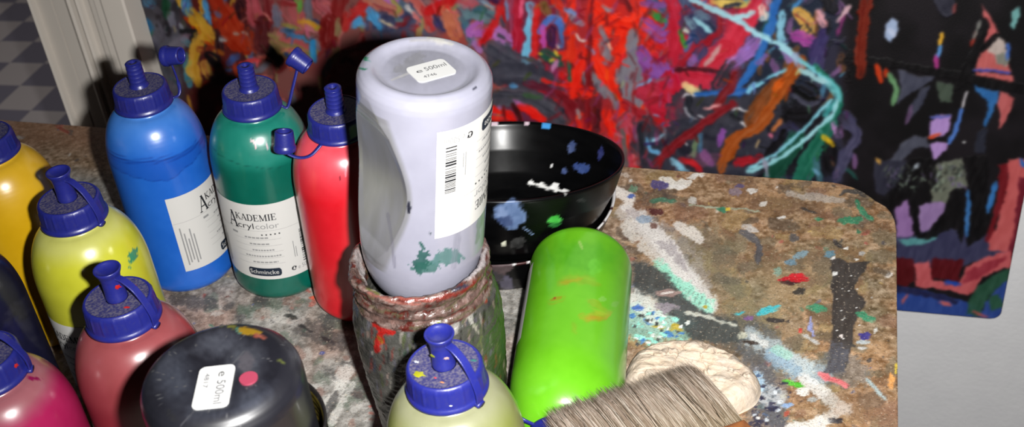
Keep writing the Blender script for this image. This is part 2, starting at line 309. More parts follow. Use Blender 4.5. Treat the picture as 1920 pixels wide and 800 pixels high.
def cap(root, closed=True, strap=None, stopper=None, spots=None, strap_dir=35.):
    """screw cap with ribs, its nozzle, and the stopper on a strap"""
    pr = [(.1612, .0175), (.1612, .0215), (.1618, .0223), (.1636, .0223), (.1643, .0216), (.1655, .0212), (.175, .0206), (.1768, .0202), (.1778, .0194), (.178, .0188), (.1776, .0182), (.1776, .0066)]
    def rib(V, t, z, r):
        k = ((z > .1655) & (z < .1755)) * .0004 * (np.cos(t * 18) > .86); V = V.copy(); g = 1 + k / r; V[:, 0] *= g; V[:, 1] *= g; return V
    V, f = lathe(pr, 176, .0012, rib); c = to_mesh('cap', V, f, M_cap, root); c.data.materials.append(M_captop)
    zc = V[f][:, :, 2].mean(1); rc = np.hypot(V[f][:, :, 0], V[f][:, :, 1]).mean(1); c.data.polygons.foreach_set('material_index', ((zc > .1774) & (rc < .0185)).astype(np.int32))
    nz = [(.1774, .0076), (.1786, .0072), (.1795, .0066)]
    for k in range(5): z = .180 + .0034 * k; nz += [(z, .0064 - .0001 * k), (z + .0024, .0063 - .0001 * k), (z + .0027, .00645 - .0001 * k), (z + .0031, .00645 - .0001 * k)]
    nz += [(.1965, .0058), (.1975, .0052), (.1975, .0022), (.190, .002), (.190, 0)]
    if not closed: V, f = lathe(nz, 40); to_mesh('nozzle', V, f, M_cap, c)
    if closed:
        sp = [(.1775, .0062), (.179, .0064), (.184, .0059), (.191, .0058), (.1945, .0064), (.1972, .0076), (.1985, .0080), (.1992, .0078), (.1990, .0070), (.1975, .0052), (.1968, .003), (.1966, 0)]
        V, f = lathe(sp, 48, .0008); to_mesh('stopper', V, f, M_cap, c)
        a = math.radians(strap_dir); d = np.array([math.sin(a), -math.cos(a), 0])
        pts = [d * .0052 + [0, 0, .1935], d * .010 + [0, 0, .1925], d * .0165 + [0, 0, .187], d * .0212 + [0, 0, .178], d * .0236 + [0, 0, .170], d * .0236 + [0, 0, .1625]]
        V, f = ribbon(spline(pts, 30), .0046, .0011, np.array([math.cos(a), math.sin(a), 0])); bevel(to_mesh('strap', V, f, M_cap, c, smooth=False), .0003, 2)
        V, f = tube([d * .0215 + [0, 0, .1622], d * .0245 + [0, 0, .1622]], .0028, 12, flat=.6); to_mesh('strap_lug', V, f, M_cap, c)
    else:
        V, f = lathe([(0, 0), (0, .0074), (.0006, .0080), (.0035, .0080), (.0045, .0073), (.0145, .0066), (.015, .0062), (.015, .0050), (.004, .0052), (.004, 0)], 40, .0008)
        ax = nrm(np.array(stopper[1], float)); h = nrm(np.cross(ax, [.2, .9, .3])); g = np.cross(ax, h)
        V = V[:, :1] * h + V[:, 1:2] * g + V[:, 2:3] * ax + np.array(stopper[0], float); to_mesh('stopper', V, f, M_cap, c)
        V, f = tube(spline(strap, 30), .0015, 8, flat=.55); to_mesh('strap', V, f, M_cap, c)
    if spots:
        for k, (ang, rr, z, sz, cl) in enumerate(spots):
            a = math.radians(ang); o_ = np.array([rr * math.sin(a), -rr * math.cos(a), z]); nn = np.array([0, 0, 1.]) if rr < .0185 and z < .1782 else nrm(np.array([math.sin(a), -math.cos(a), .0]))
            h = nrm(np.cross(nn, [.31, .5, .8])); g = np.cross(nn, h); m = 14; rs = random.Random(k + 3); V = [o_ + nn * .0007]
            for i in range(m): q = 2 * math.pi * i / m; w = sz * (.6 + .7 * rs.random()); V.append(o_ + nn * .0002 + h * math.cos(q) * w + g * math.sin(q) * w * .6)
            to_mesh('paint_splash', V, [(0, 1 + i, 1 + (i + 1) % m) for i in range(m)], mat('splash_paint', alb(cl, 2.3), .4), c)
    return c
def ribbon(P, w, t, side):
    P = np.array(P); T = np.gradient(P, axis=0); V = []
    for p, tn in zip(P, T):
        n_ = nrm(np.cross(side, tn)); V += [p + side * w / 2 + n_ * t / 2, p - side * w / 2 + n_ * t / 2, p - side * w / 2 - n_ * t / 2, p + side * w / 2 - n_ * t / 2]
    m = len(P); Fc = [(i * 4 + k, i * 4 + (k + 1) % 4, i * 4 + 4 + (k + 1) % 4, i * 4 + 4 + k) for i in range(m - 1) for k in range(4)] + [(3, 2, 1, 0), (4 * m - 4, 4 * m - 3, 4 * m - 2, 4 * m - 1)]
    return np.array(V), Fc
def bottle(label, base, axis=(0, 0, 1), flip=False, group='plastic paint bottles'):
    b = np.array(base, float); a = nrm(np.array(axis, float))
    if not flip: b = b + np.array([0, 0, RB * .82 * math.sqrt(max(0, 1 - a[2] ** 2))])
    M = frame_matrix(b, a, flip); r = empty('paint_bottle', M=M); tag(r, label, 'paint bottle', group); return r, M

# seen colours are sRGB; E is how strongly the flash lights that spot
def blue_marks(p, V, th):
    z = V[:, 2]; w = .1315 - .0022 * np.sin(th) + .0015 * (n2(th * 5, z * 0) - .5)
    for off, wd, am in ((0, .0012, .75), (-.0022, .0007, .6), (.0025, .0005, .4)):
        k = (np.clip(1 - np.abs(z - w - off) / wd, 0, 1) * am)[:, None]; p.c = p.c * (1 - k) + np.array([15, 45, 125]) * k
    w2 = .1215 - .0075 * np.exp(-((th + .05) / .55) ** 2) + .003 * (n2(th * 9, z * 0) - .5); k = (np.clip(1 - np.abs(z - w2) / .0008, 0, 1) * .6)[:, None]; p.c = p.c * (1 - k) + np.array([15, 55, 140]) * k
    k = (((z < w) & (z > w2)) * .4)[:, None]; p.c = p.c * (1 - k) + np.array([20, 70, 170]) * k
r, M = bottle('cobalt blue paint bottle at the back, in front of the door frame, stopper open', (-.511, .693, 0), (.024, -.012, 1))
body(r, M, (34, 104, 206), 1.8, None, (.146, .006, .03), (72, 132, 214), extra=blue_marks); add_label(r, -8.5, .0245, .0965, shear=-.00)
cap(r, False, [(.021, -.004, .1625), (.0265, -.002, .163), (.0285, 0, .17), (.0275, 0, .186), (.0265, 0, .190)], ((.0235, .004, .1945), (.75, -.55, .1)))
def green_marks(p, V, th):
    z = V[:, 2]; w = .131 - .0075 * np.sin(th) + .0018 * (n2(th * 6, z * 0) - .5); k = (np.clip(1 - np.abs(z - w) / .0006, 0, 1) * .5)[:, None]; p.c = p.c * (1 - k) + np.array([8, 60, 55]) * k
r, M = bottle('dark green paint bottle with white label, between the blue and red bottles', (-.428, .696, 0), (.071, -.019, .997))
body(r, M, (2, 98, 82), 1.85, lambda p: (p.S((235, 200, 205), 4, (470, 262), (478, 268), (480, 278)), p.S((220, 190, 200), 3, (500, 268), (503, 280))), (.131, .004, .008), (30, 126, 110), extra=green_marks)
add_label(r, -92., .0245, .0985)
cap(r, False, [(.021, -.006, .1625), (.0255, -.006, .1605), (.031, -.003, .173), (.037, .001, .187), (.0385, .002, .190)], ((.0345, .003, .1985), (.6, -.45, -.45)))
r, M = bottle('bright red paint bottle partly hidden behind the upside-down lilac grey bottle, stopper hanging left', (-.350, .679, 0), (.074, -.057, .996))
body(r, M, (228, 28, 42), 1.95, lambda p: (p.S((240, 150, 165), 3, (648, 300), (649, 330)), p.S((120, 20, 40), 2, (637, 330), (638, 337))), (.138, .004, .03), (234, 84, 98)); add_label(r, -220, .024, .098)
cap(r, False, [(-.0135, -.0175, .1625), (-.022, -.021, .157), (-.030, -.020, .1555), (-.0375, -.017, .158), (-.040, -.0135, .161)], ((-.0395, -.013, .158), (.1, .25, .95)))
r, M = bottle('lemon yellow paint bottle with closed cap, behind the old rose bottle', (-.480, .545, 0))
body(r, M, (226, 226, 62), 2.45, lambda p: (p.B((70, 160, 120), 250, 478, 8, 13, 20, 1., grain=.8), p.B((70, 160, 120), 244, 501, 3, 2)), (.15, .002, .01), (225, 225, 120)); add_label(r, -128, .0245, .0985)
cap(r, strap_dir=38.)
r, M = bottle('old rose paint bottle with a closed cap specked with red, beside the upside-down black bottle', (-.392, .455, 0))
body(r, M, (176, 62, 70), 3.0, None, (.132, .004, .04), (184, 92, 96)); add_label(r, 150, .0245, .0985)
cap(r, strap_dir=40., spots=[(20, .0065, .1885, .0022, (200, 30, 25)), (12, .013, .1776, .002, (200, 30, 25)), (60, .013, .1776, .0016, (200, 30, 25)), (115, .0125, .1776, .0014, (150, 35, 50))])
r, M = bottle('olive green paint bottle in the foreground, closed cap blotched with yellow green paint', (-.184, .430, 0))
body(r, M, (176, 186, 98), 3.7, None, (.150, .002, .012), (190, 192, 150)); add_label(r, 120, .0245, .0985)
cap(r, strap_dir=40., spots=[(-70, .0145, .1776, .0036, (170, 170, 30)), (-52, .0068, .1885, .002, (150, 160, 40)), (170, .0075, .1988, .0016, (150, 160, 40)), (-10, .014, .1776, .0012, (190, 130, 90)), (-30, .011, .1776, .001, (200, 60, 70)),
                             (15, .0066, .187, .0016, (195, 160, 160)), (-110, .0150, .1776, .0016, (200, 205, 220)), (62, .012, .1776, .0014, (170, 170, 190)), (0, .0215, .168, .0009, (210, 210, 220)), (85, .0155, .1776, .0018, (50, 110, 110))])
r, M = bottle('magenta pink paint bottle cut off by the lower left corner of the picture', (-.446, .398, 0))
body(r, M, (216, 38, 108), 3.2, lambda p: (p.B((170, 25, 95), 60, 708, 16, 4, 10, .9)), (.148, .003, .01), (200, 120, 130)); cap(r, strap_dir=60., spots=[(40, .0215, .172, .002, (210, 40, 40)), (52, .0215, .163, .0022, (200, 30, 40))])
add_label(r, 150, .0245, .0985)
r, M = bottle('orange yellow paint bottle at the left edge, behind the lemon yellow bottle', (-.592, .612, 0))
body(r, M, (243, 190, 22), 2.1, lambda p: (p.S((60, 60, 90), 6, (42, 542), (40, 556)), p.S((70, 70, 90), 4, (40, 562), (41, 572))), (.135, .004, .04), (240, 190, 44)); add_label(r, 8, .012, .085)
cap(r, strap_dir=-60.)
r, M = bottle('navy blue paint bottle at the left edge, in front of the orange yellow bottle', (-.545, .492, 0))
body(r, M, (30, 30, 62), 2.6, lambda p: (p.B((62, 60, 80), 45, 575, 16, 30, 60, .8, .5), p.B((24, 24, 80), 25, 620, 18, 24, 50, .8, .6)), sss=.02); cap(r, strap_dir=-90.); add_label(r, 150, .0245, .0985)

# upside-down lilac grey bottle, squeezed flat on one side
WA = nrm(np.array([.15, .0, .989])); WB = np.array([-.2185, .552, .286])
def dent(V, t, z, r):
    V = V.copy(); c = math.radians(56); d = V[:, 0] * math.sin(c) - V[:, 1] * math.cos(c)
    lim = .0385 - .0105 * np.exp(-((z - .066) / .040) ** 2) * np.clip((z - .008) / .02, 0, 1) * np.clip((.128 - z) / .02, 0, 1)
    ex = np.maximum(0, d - lim); soft = ex * .96; V[:, 0] -= soft * math.sin(c); V[:, 1] += soft * math.cos(c)
    k = np.clip(.0035 - np.abs(d - lim), 0, 1) * .12 * (z > .02) * (z < .12); V[:, 0] += k * math.sin(c); V[:, 1] -= k * math.cos(c); return V
def white_marks(p):
    p.S((50, 175, 130), 8, (683, 108), (688, 112)), p.S((70, 190, 150), 5, (711, 78), (715, 80)), p.S((50, 160, 120), 3, (672, 127), (684, 130)), p.B((150, 175, 150), 675, 100, 8, 5, 30, .9)
    p.B((165, 165, 175), 800, 118, 66, 38, -10, .5, .35, edge=.5); p.B((178, 178, 184), 770, 122, 30, 16, -30, .8, .6); p.S((232, 230, 224), 9, (803, 70), (826, 75), (846, 81), rough=.4)
    p.S((225, 224, 226), 4, (735, 150), (772, 135)), p.S((215, 213, 218), 4, (768, 78), (800, 74), (830, 84))
    p.S((60, 62, 78), 7, (766, 380), (767, 398), rough=.5, dry=.6), p.S((90, 100, 110), 4, (806, 436), (808, 438)), p.S((70, 72, 90), 4, (893, 164), (888, 168))
    p.B((48, 105, 98), 790, 492, 12, 22, 15, .9, .8, grain=.5); p.B((70, 140, 130), 838, 482, 26, 17, -12, .8, .65, grain=.8); p.B((60, 125, 112), 800, 500, 24, 12, 0, .9, .7, grain=.6); p.S((70, 120, 115), 6, (788, 455), (795, 466))
    p.S((140, 138, 158), 6, (727, 400), (735, 450), (740, 500), al=.4), p.S((172, 172, 192), 12, (860, 430), (850, 500), al=.4), p.S((140, 170, 140), 8, (905, 380), (893, 455), al=.5, rough=.5)
r = empty('paint_bottle', M=frame_matrix(WB, WA, True)); M = frame_matrix(WB, WA, True); tag(r, 'lilac grey paint bottle standing upside down in the paint-crusted glass jar', 'paint bottle', 'plastic paint bottles')
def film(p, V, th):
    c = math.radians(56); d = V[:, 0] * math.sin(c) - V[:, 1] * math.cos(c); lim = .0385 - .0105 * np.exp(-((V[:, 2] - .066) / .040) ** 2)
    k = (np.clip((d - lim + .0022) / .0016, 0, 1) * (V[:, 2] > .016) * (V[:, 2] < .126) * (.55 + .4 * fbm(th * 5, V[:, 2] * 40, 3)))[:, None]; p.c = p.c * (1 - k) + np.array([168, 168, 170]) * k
body(r, M, (214, 214, 234), 3.7, white_marks, mod=dent, extra=film, n=300, sss=.1, rough=.26)
add_label(r, -137 - 10, .0145, .0885, shear=.055); cap(r, strap_dir=0)
def sticker(root, cx, cy, w, h, ang, lines, z=-.0001):
    """a rounded sticker on the bottle's base; ang turns the text, cx/cy in the base plane as seen from above"""
    n = 10; rr = .003; pts = []
    for qx, qy, a0 in ((w / 2 - rr, h / 2 - rr, 0), (-w / 2 + rr, h / 2 - rr, 90), (-w / 2 + rr, -h / 2 + rr, 180), (w / 2 - rr, -h / 2 + rr, 270)):
        for k in range(6): a = math.radians(a0 + 18 * k); pts.append((qx + rr * math.cos(a), qy + rr * math.sin(a)))
    ca, sa = math.cos(math.radians(ang)), math.sin(math.radians(ang))
    def put(v, dz):   # seen from outside the base the local x axis runs to the left
        x = v[:, 0] * ca - v[:, 1] * sa + cx; y = v[:, 0] * sa + v[:, 1] * ca + cy; return np.stack([-x, y, np.full(len(v), z - dz)], 1)
    v, f = prism(pts, 0, 1); P2 = np.array(pts); V = np.vstack([put(P2, -.0006), put(P2, .0001)]); o = to_mesh('base_sticker', V, [tuple(q) for q in f], M_sticker, root, smooth=False)
    for s, x0, x1, y0, hh, m in lines:
        v, f = text_fit(s, x0, x1, y0, hh); to_mesh('lettering', put(v, .00025), f, m, o, smooth=False)
    return o
sticker(r, .0036, .0006, .0245, .0175, 30, [('e', -.0085, -.0048, .0005, .0036, M_sticker_ink), ('500ml', -.003, .0105, .0005, .0038, M_sticker_grey), ('4746', -.0075, .0005, -.0058, .0026, M_sticker_grey)], z=.0036)
# upside-down black bottle
BB = CAM + R @ np.array([408 - 960., 690 - 400., F]) / F * .557; M = frame_matrix(BB, (0, 0, 1), True); r = empty('paint_bottle', M=M)
tag(r, 'black paint bottle standing upside down in a tin, a pink dot on its base', 'paint bottle', 'plastic paint bottles')
def black_marks(p):
    for x, y, a, b, t, c in ((410, 655, 40, 22, -10, (120, 124, 138)), (330, 720, 30, 40, 10, (104, 110, 126)), (470, 760, 40, 22, -30, (100, 106, 122)), (460, 690, 34, 30, 20, (112, 116, 128)), (380, 780, 40, 18, 0, (92, 96, 110)), (300, 690, 22, 40, 20, (86, 90, 104))):
        p.B(np.array(c) * 1.12, x, y - 12, a, b, t, .6, .75, edge=1.1)
    p.B((150, 140, 148), 462, 678, 14, 18, 20, .5, .55, edge=.4); p.S((150, 150, 156), 3, (458, 657), (424, 696), al=.7), p.S((140, 140, 148), 3, (366, 768), (340, 796), al=.7)
    p.S((60, 60, 64), 8, (316, 768), (322, 782), (334, 786), al=.7)
    p.S((190, 190, 70), 9, (408, 607), (428, 608), (440, 611), rough=.9, dry=.6), p.S((80, 160, 170), 6, (405, 608), (412, 608)), p.S((120, 180, 150), 9, (444, 617), (452, 622)), p.S((228, 180, 50), 13, (452, 619), (470, 621), (484, 625), rough=.6), p.S((215, 120, 100), 6, (478, 628), (500, 634)), p.S((150, 160, 80), 5, (524, 674), (532, 680), rough=.8)
    for q in range(60): x = random.uniform(285, 540); y = random.uniform(620, 800); p.B((135, 135, 140), x, y, 1.6, 1.4)
body(r, M, (52, 52, 64), 6.6, black_marks, sss=0., n=260, rough=.4, prof=[(.0012, 0), (.0011, .020), (.0008, .027), (0.0006, .0290), (.0007, .0305), (.0020, .0335), (.0045, .0362), (.0085, .038), (.0125, RB)] + BODY[9:])
cap(r, strap_dir=0)
o = sticker(r, -.0040, -.0112, .0280, .0168, -109, [('e', -.0095, -.0062, .0012, .0042, M_sticker_ink), ('500ml', -.0036, .0118, .0012, .0042, M_sticker_grey), ('4817', -.009, .0005, -.0052, .0024, M_sticker_grey)], z=.0003)
V, f = prism([(-.0118 + .0043 * math.cos(a), -.0132 + .0043 * math.sin(a)) for a in np.linspace(0, 2 * math.pi, 28, endpoint=False)], .0001, .0012); tag(to_mesh('dot_sticker', V, f, mat('pink_sticker', alb((245, 95, 130), 5.2), .5), r, smooth=False), 'round pink sticker')
# lime green bottle lying on its side
A0 = np.array([-.1722, .6960, .0388]); A1 = np.array([-.1560, .572, .0388]); ax = nrm(A1 - A0); up = np.array([0, 0, 1.]); lf = np.cross(up, ax)
Mm = np.stack([-np.cross(ax, up) * -1, -up, ax], 1); Mm[:, 0] = np.cross(Mm[:, 1], Mm[:, 2]); M = Matrix.Identity(4)
for i in range(3):
    for j in range(3): M[i][j] = float(Mm[i, j]) * (1.13 if j == 2 else 1.)
    M[i][3] = float(A0[i])
r = empty('paint_bottle', M=M); tag(r, 'lime green paint bottle lying on its side beside the black bowls, stained orange', 'paint bottle', 'plastic paint bottles')
def lime_marks(p):
    for c, w, *q in (((150, 190, 30), 16, (1050, 530), (1080, 522), (1125, 532)), ((200, 170, 30), 7, (1052, 530), (1090, 524)), ((190, 165, 20), 16, (1035, 560), (1050, 556)), ((185, 180, 30), 16, (1090, 592), (1150, 588)), ((205, 150, 30), 9, (1100, 598), (1155, 596)), ((170, 200, 50), 22, (1110, 570), (1155, 592)), ((150, 190, 40), 12, (1075, 610), (1080, 618)), ((150, 130, 20), 5, (1155, 658), (1168, 668), (1178, 690)), ((60, 150, 60), 8, (985, 745), (975, 752))):
        p.S(c, w, *q, dry=.9, al=.6, rough=.7, edge=5)
    p.B((70, 170, 40), 1092, 480, 70, 26, 0, .6, .35, edge=.8); p.B((120, 220, 60), 1115, 500, 12, 14, 0, .5, .5); p.S((180, 220, 120), 5, (1086, 452), (1092, 466), al=.7); p.B((140, 215, 80), 1130, 560, 7, 5); p.B((140, 215, 80), 1155, 570, 9, 6)
    p.B((170, 60, 20), 1040, 558, 3, 2), p.B((160, 90, 30), 1058, 700, 2, 3)
body(r, M, (118, 206, 34), 2.2, lime_marks, n=260, sss=.08); add_label(r, 58, .0225, .0965)
cap(r, False, [(.0165, -.014, .1625), (.023, -.019, .163), (.029, -.019, .158), (.033, -.014, .152), (.035, -.008, .147)], ((.035, -.006, .146), (.2, .5, -.8)))

# ---------------------------------------------------------------- glass jar, crusted with paint
JC = np.array([-.2385, .545, 0.]); r = empty('glass_jar', M=frame_matrix(JC, (0, 0, 1))); M = frame_matrix(JC, (0, 0, 1)); tag(r, 'squat glass jar crusted with dried paint, an upside-down bottle stuck in its mouth', 'jar')
JP = [(.004, 0), (.004, .030), (0, .036), (.002, .040), (.008, .043), (.03, .0435), (.06, .0460), (.09, .0478), (.112, .0478), (.126, .0455), (.1335, .0428), (.1365, .0415), (.1378, .0422), (.1395, .0434), (.1415, .0436), (.1432, .0424), (.1445, .0418), (.1468, .0424), (.1495, .0436), (.152, .0438), (.1545, .0430), (.1558, .0412), (.1552, .0396), (.151, .0378), (.146, .0348), (.141, .0345), (.13, .0385), (.10, .0445), (.03, .0415), (.008, .038), (.008, 0)]
def crust(V, t, z, r_):
    V = V.copy(); g = 1 + (z > .01) * .0016 * (fbm(t * 9 + 3, z * 420, 3) - .4) / np.maximum(r_, .02) * (1 + 1.2 * (z > .132)); V[:, 0] *= g; V[:, 1] *= g; return V
V, f = lathe(JP, 220, .0011, crust); W = world(V, M); rad = W - JC; rad[:, 2] = 0; vis = ((rad * (CAM - W)).sum(1) > 0); outer = np.arange(len(V)) < len(V) * .53
p = Paint(W, (98, 96, 92), (vis & outer) | (V[:, 2] > .144)); th = np.arctan2(V[:, 0], -V[:, 1]); z = V[:, 2]
g = fbm(th * 7 + 2, z * 90, 4)[:, None]; p.c = np.array([62, 64, 60]) * (1 - g) + np.array([135, 132, 126]) * g
g = (np.clip((th - .35) * 1.6, 0, 1) * np.clip((.13 - z) / .02, 0, 1) * .6)[:, None]; p.c = p.c * (1 - g) + np.array([66, 74, 50]) * g
PAL = [(150, 70, 62), (190, 182, 170), (70, 95, 80), (120, 118, 132), (60, 55, 60), (100, 110, 70), (175, 150, 140), (80, 90, 110), (40, 44, 42)]
for k in range(420):
    x = random.uniform(655, 965); y = random.uniform(545, 800); c = random.choice(PAL); q = random.uniform(1.5, 6)
    p.S(c, q, (x, y), (x + random.uniform(-3, 3), y + random.uniform(4, 26)), al=.75, dry=.5)
for k in range(90): x = random.uniform(790, 960); y = random.uniform(580, 760); p.S(random.choice([(70, 80, 50), (130, 130, 90), (50, 60, 42)]), 3, (x, y), (x + random.uniform(-10, 10), y + random.uniform(5, 20)), al=.8)
for c, w, *q in (((205, 42, 36), 13, (702, 606), (712, 612), (716, 640)), ((205, 42, 36), 10, (716, 618), (738, 622)), ((200, 44, 38), 14, (712, 632), (706, 655)), ((185, 160, 60), 8, (708, 592), (712, 602)), ((190, 120, 50), 7, (710, 630), (716, 642)), ((170, 165, 70), 9, (706, 594), (711, 598)),
                 ((205, 75, 66), 22, (893, 545), (912, 552)), ((200, 70, 60), 14, (897, 556), (910, 562)), ((196, 194, 184), 10, (874, 560), (878, 580), (886, 604)), ((186, 182, 176), 12, (850, 590), (852, 620)), ((200, 192, 176), 14, (830, 588), (838, 600)), ((190, 186, 170), 8, (888, 610), (896, 622)), ((60, 80, 120), 6, (778, 590), (780, 606)), ((176, 172, 178), 9, (806, 578), (812, 590)), ((150, 152, 166), 18, (760, 584), (810, 584)), ((120, 118, 134), 16, (742, 600), (770, 606))):
    p.S(c, w, *q, rough=.6)
rim = np.nonzero((z > .131))[0]; g = fbm(th[rim] * 7 + 4, z[rim] * 700, 4); g2 = fbm(th[rim] * 5 + 40, z[rim] * 420, 3); g3 = n2(th[rim] * 40, z[rim] * 900)
cc = np.array([124, 98, 90]) + (g[:, None] - .5) * np.array([150, 110, 105]); cc = np.where((g2 > .62)[:, None], np.array([196, 172, 164]) * .6 + cc * .4, cc); cc = np.where((g2 < .33)[:, None], np.array([112, 108, 74]) * .6 + cc * .4, cc); cc = np.where((g < .34)[:, None], np.array([110, 46, 38]), cc)
p.c[rim] = cc + ((g3 - .5) * 40)[:, None]
for c, w, *q in (((204, 190, 188), 15, (670, 472), (676, 502), (696, 532), (722, 548)), ((212, 204, 202), 9, (676, 508), (704, 538)), ((200, 190, 190), 14, (910, 466), (904, 490), (884, 514), (866, 526)), ((60, 50, 52), 4, (700, 530), (740, 548), (790, 552), (850, 538)), ((180, 92, 80), 7, (745, 556), (800, 562), (850, 552)), ((190, 120, 108), 5, (690, 548), (740, 566), (790, 570)), ((150, 60, 50), 6, (820, 560), (870, 545), (900, 520)), ((130, 132, 70), 6, (690, 540), (712, 550)), ((70, 70, 90), 7, (850, 545), (872, 535))):
    p.S(c, w, *q, rough=.6, dry=.5)
to_mesh('glass_body', V, f, mat('crusted_glass', (0, 0, 0), .26, .5, attr=True, bump=(700, .5, .001), noise=(900, .35, alb((50, 48, 44), 3.2), .5, .7)), r, col=alb(np.clip(p.c, 3, 255), 3.2))

# ---------------------------------------------------------------- tin holding the black bottle
TC = np.array([BB[0], BB[1], 0.]); r = empty('tin_can', TC); tag(r, 'dark tin with a ribbed brassy inside, holding the upside-down black bottle', 'tin')
ZR = .190
V, f = lathe([(.002, 0), (.002, .040), (0, .0415), (.003, .0425)] + [(z, .0425 + .0004 * math.sin(z * 900)) for z in np.linspace(.008, ZR - .008, 60)] + [(ZR - .006, .0425), (ZR - .004, .0435), (ZR - .001, .0438), (ZR, .0432), (ZR - .001, .0424), (ZR - .003, .0419)], 96)
to_mesh('can_wall', V, f, mat('dark_tin', alb((45, 42, 42), 3.5), .4, .5, .3, noise=(300, .6, alb((120, 110, 105), 3.5), .55, .7)), r)
V, f = lathe([(ZR - .003, .0419)] + [(z, .0415 + .0006 * math.sin((ZR - z) * 1400)) for z in np.linspace(ZR - .004, .006, 120)] + [(.005, .040), (.005, 0)], 96)
to_mesh('can_lining', V, f, mat('brassy_lining', alb((120, 105, 40), 3.0), .35, .5, .5, noise=(120, .8, alb((30, 28, 20), 3.), .45, .65)), r)

# ---------------------------------------------------------------- two nested black bowls
M_bowl = mat('black_enamel', (0, 0, 0), .28, .13, attr=True, rnoise=(60, .22, .36))
LC = on_plane(945, 370, .04); LC[2] = 0
M = frame_matrix(LC, (0, 0, 1)); r = empty('bowl', M=M); tag(r, 'lower black bowl with a worn white rim, another bowl tilted inside it', 'bowl', 'nested black bowls')
LP = [(0.001, 0), (.0012, .062), (0, .067), (.001, .0725), (.008, .0770), (.020, .0838), (.034, .0894), (.0385, .0915), (.0405, .0922), (.0412, .0912), (.0398, .0898), (.034, .0868), (.02, .081), (.008, .074), (.004, .068), (.004, 0)]
V, f = lathe(LP, 260, .0016); W = world(V, M); nn = W - LC; nn[:, 2] = 0; out = np.arange(len(V)) < len(V) * .52; p = Paint(W, (8, 8, 9), (((nn * (CAM - W)).sum(1) > 0) & out) | (V[:, 2] > .039))
rimk = (V[:, 2] > .0392) & (np.hypot(V[:, 0], V[:, 1]) > .0895)
p.c[rimk] = np.where((fbm(np.arctan2(V[:, 0], V[:, 1])[rimk] * 14, V[rimk, 2] * 0, 3) > .40)[:, None], np.array([215, 212, 212]), np.array([70, 40, 40]))
for c, x, y, a, b, t in (((88, 74, 76), 940, 498, 24, 18, -10), ((96, 92, 110), 950, 530, 14, 14, 40), ((60, 56, 60), 925, 520, 20, 10, 0), ((120, 130, 160), 955, 547, 26, 3, 3)): p.B(c, x, y, a, b, t, .6)
to_mesh('bowl_body', V, f, M_bowl, r, col=alb(np.clip(p.c, 3, 255), 1.7))
UC = on_plane(946, 297, .085); UA = nrm(np.array([0.0, .25, 1.])); M = frame_matrix(UC, UA); r = empty('bowl', M=M); tag(r, 'upper black bowl spotted with grey blue and green paint, tilted back in the lower bowl', 'bowl', 'nested black bowls')
UP = [(-.062, 0), (-.0625, .052), (-.064, .056), (-.062, .060), (-.054, .068), (-.040, .0795), (-.022, .0888), (-.006, .0940), (-.001, .0955), (.0008, .0954), (.0010, .0942), (-.0008, .0928), (-.006, .0915), (-.022, .0862), (-.040, .0768), (-.052, .0665), (-.0575, .059), (-.0585, .050), (-.0585, 0)]
V, f = lathe(UP, 300, .0015); W = world(V, M); nn = (W - UC); nn = nn - (nn @ UA)[:, None] * UA; half = np.arange(len(V)) < len(V) * .5
fr = (nn * (CAM - W)).sum(1) > 0; p = Paint(W, (8, 8, 9), np.where(half, fr, ~fr) | (V[:, 2] > -.001))
p.c += ((fbm(np.arctan2(V[:, 0], V[:, 1]) * 3, V[:, 2] * 200, 3) - .5) * 10)[:, None]
for c, x, y, a, b, t in (((92, 112, 150), 958, 402, 30, 26, 20), ((60, 74, 110), 948, 412, 14, 12, 0), ((110, 128, 165), 940, 398, 12, 10, 0), ((52, 52, 52), 970, 455, 15, 10, -10), ((215, 215, 195), 945, 457, 4, 5, 0), ((72, 175, 72), 1039, 413, 13, 9, 0), ((40, 110, 50), 1040, 421, 11, 4, 0),
                         ((70, 84, 125), 1072, 276, 7, 12, 20), ((52, 58, 110), 1126, 287, 5, 12, 10), ((60, 80, 135), 1093, 315, 12, 9, -10), ((56, 74, 128), 1080, 312, 6, 6, 0), ((70, 85, 130), 1058, 320, 5, 6, 0), ((44, 44, 44), 1090, 375, 8, 3, 0)): p.B(c, x, y, a, b, t, .5)
p.S((110, 130, 165), 2.5, (980, 425), (1000, 440))
p.S((235, 235, 232), 4, (990, 344), (1020, 349), (1063, 363), rough=.8, taper=.6), p.B((238, 238, 236), 995, 341, 4, 4), p.B((238, 238, 236), 1016, 346, 5, 5), p.B((238, 238, 236), 1041, 347, 7, 4), p.S((240, 240, 238), 6, (1025, 352), (1045, 352)), p.B((230, 230, 228), 1060, 358, 7, 3), p.B((230, 230, 230), 1034, 311, 2, 3), p.B((220, 220, 220), 1012, 308, 2, 2)
tt = np.arctan2(V[:, 0], V[:, 1]); rk = (V[:, 2] > -.0012) & (tt > -.5) & (tt < .35) & (fbm(tt * 16, V[:, 2] * 0, 3) > .5); p.c[rk] = (214, 190, 202); rk = (V[:, 2] > -.004) & (tt > .36) & (tt < .44); p.c[rk] = (70, 150, 215)
to_mesh('bowl_body', V, f, M_bowl, r, col=alb(np.clip(p.c, 3, 255), 1.7))

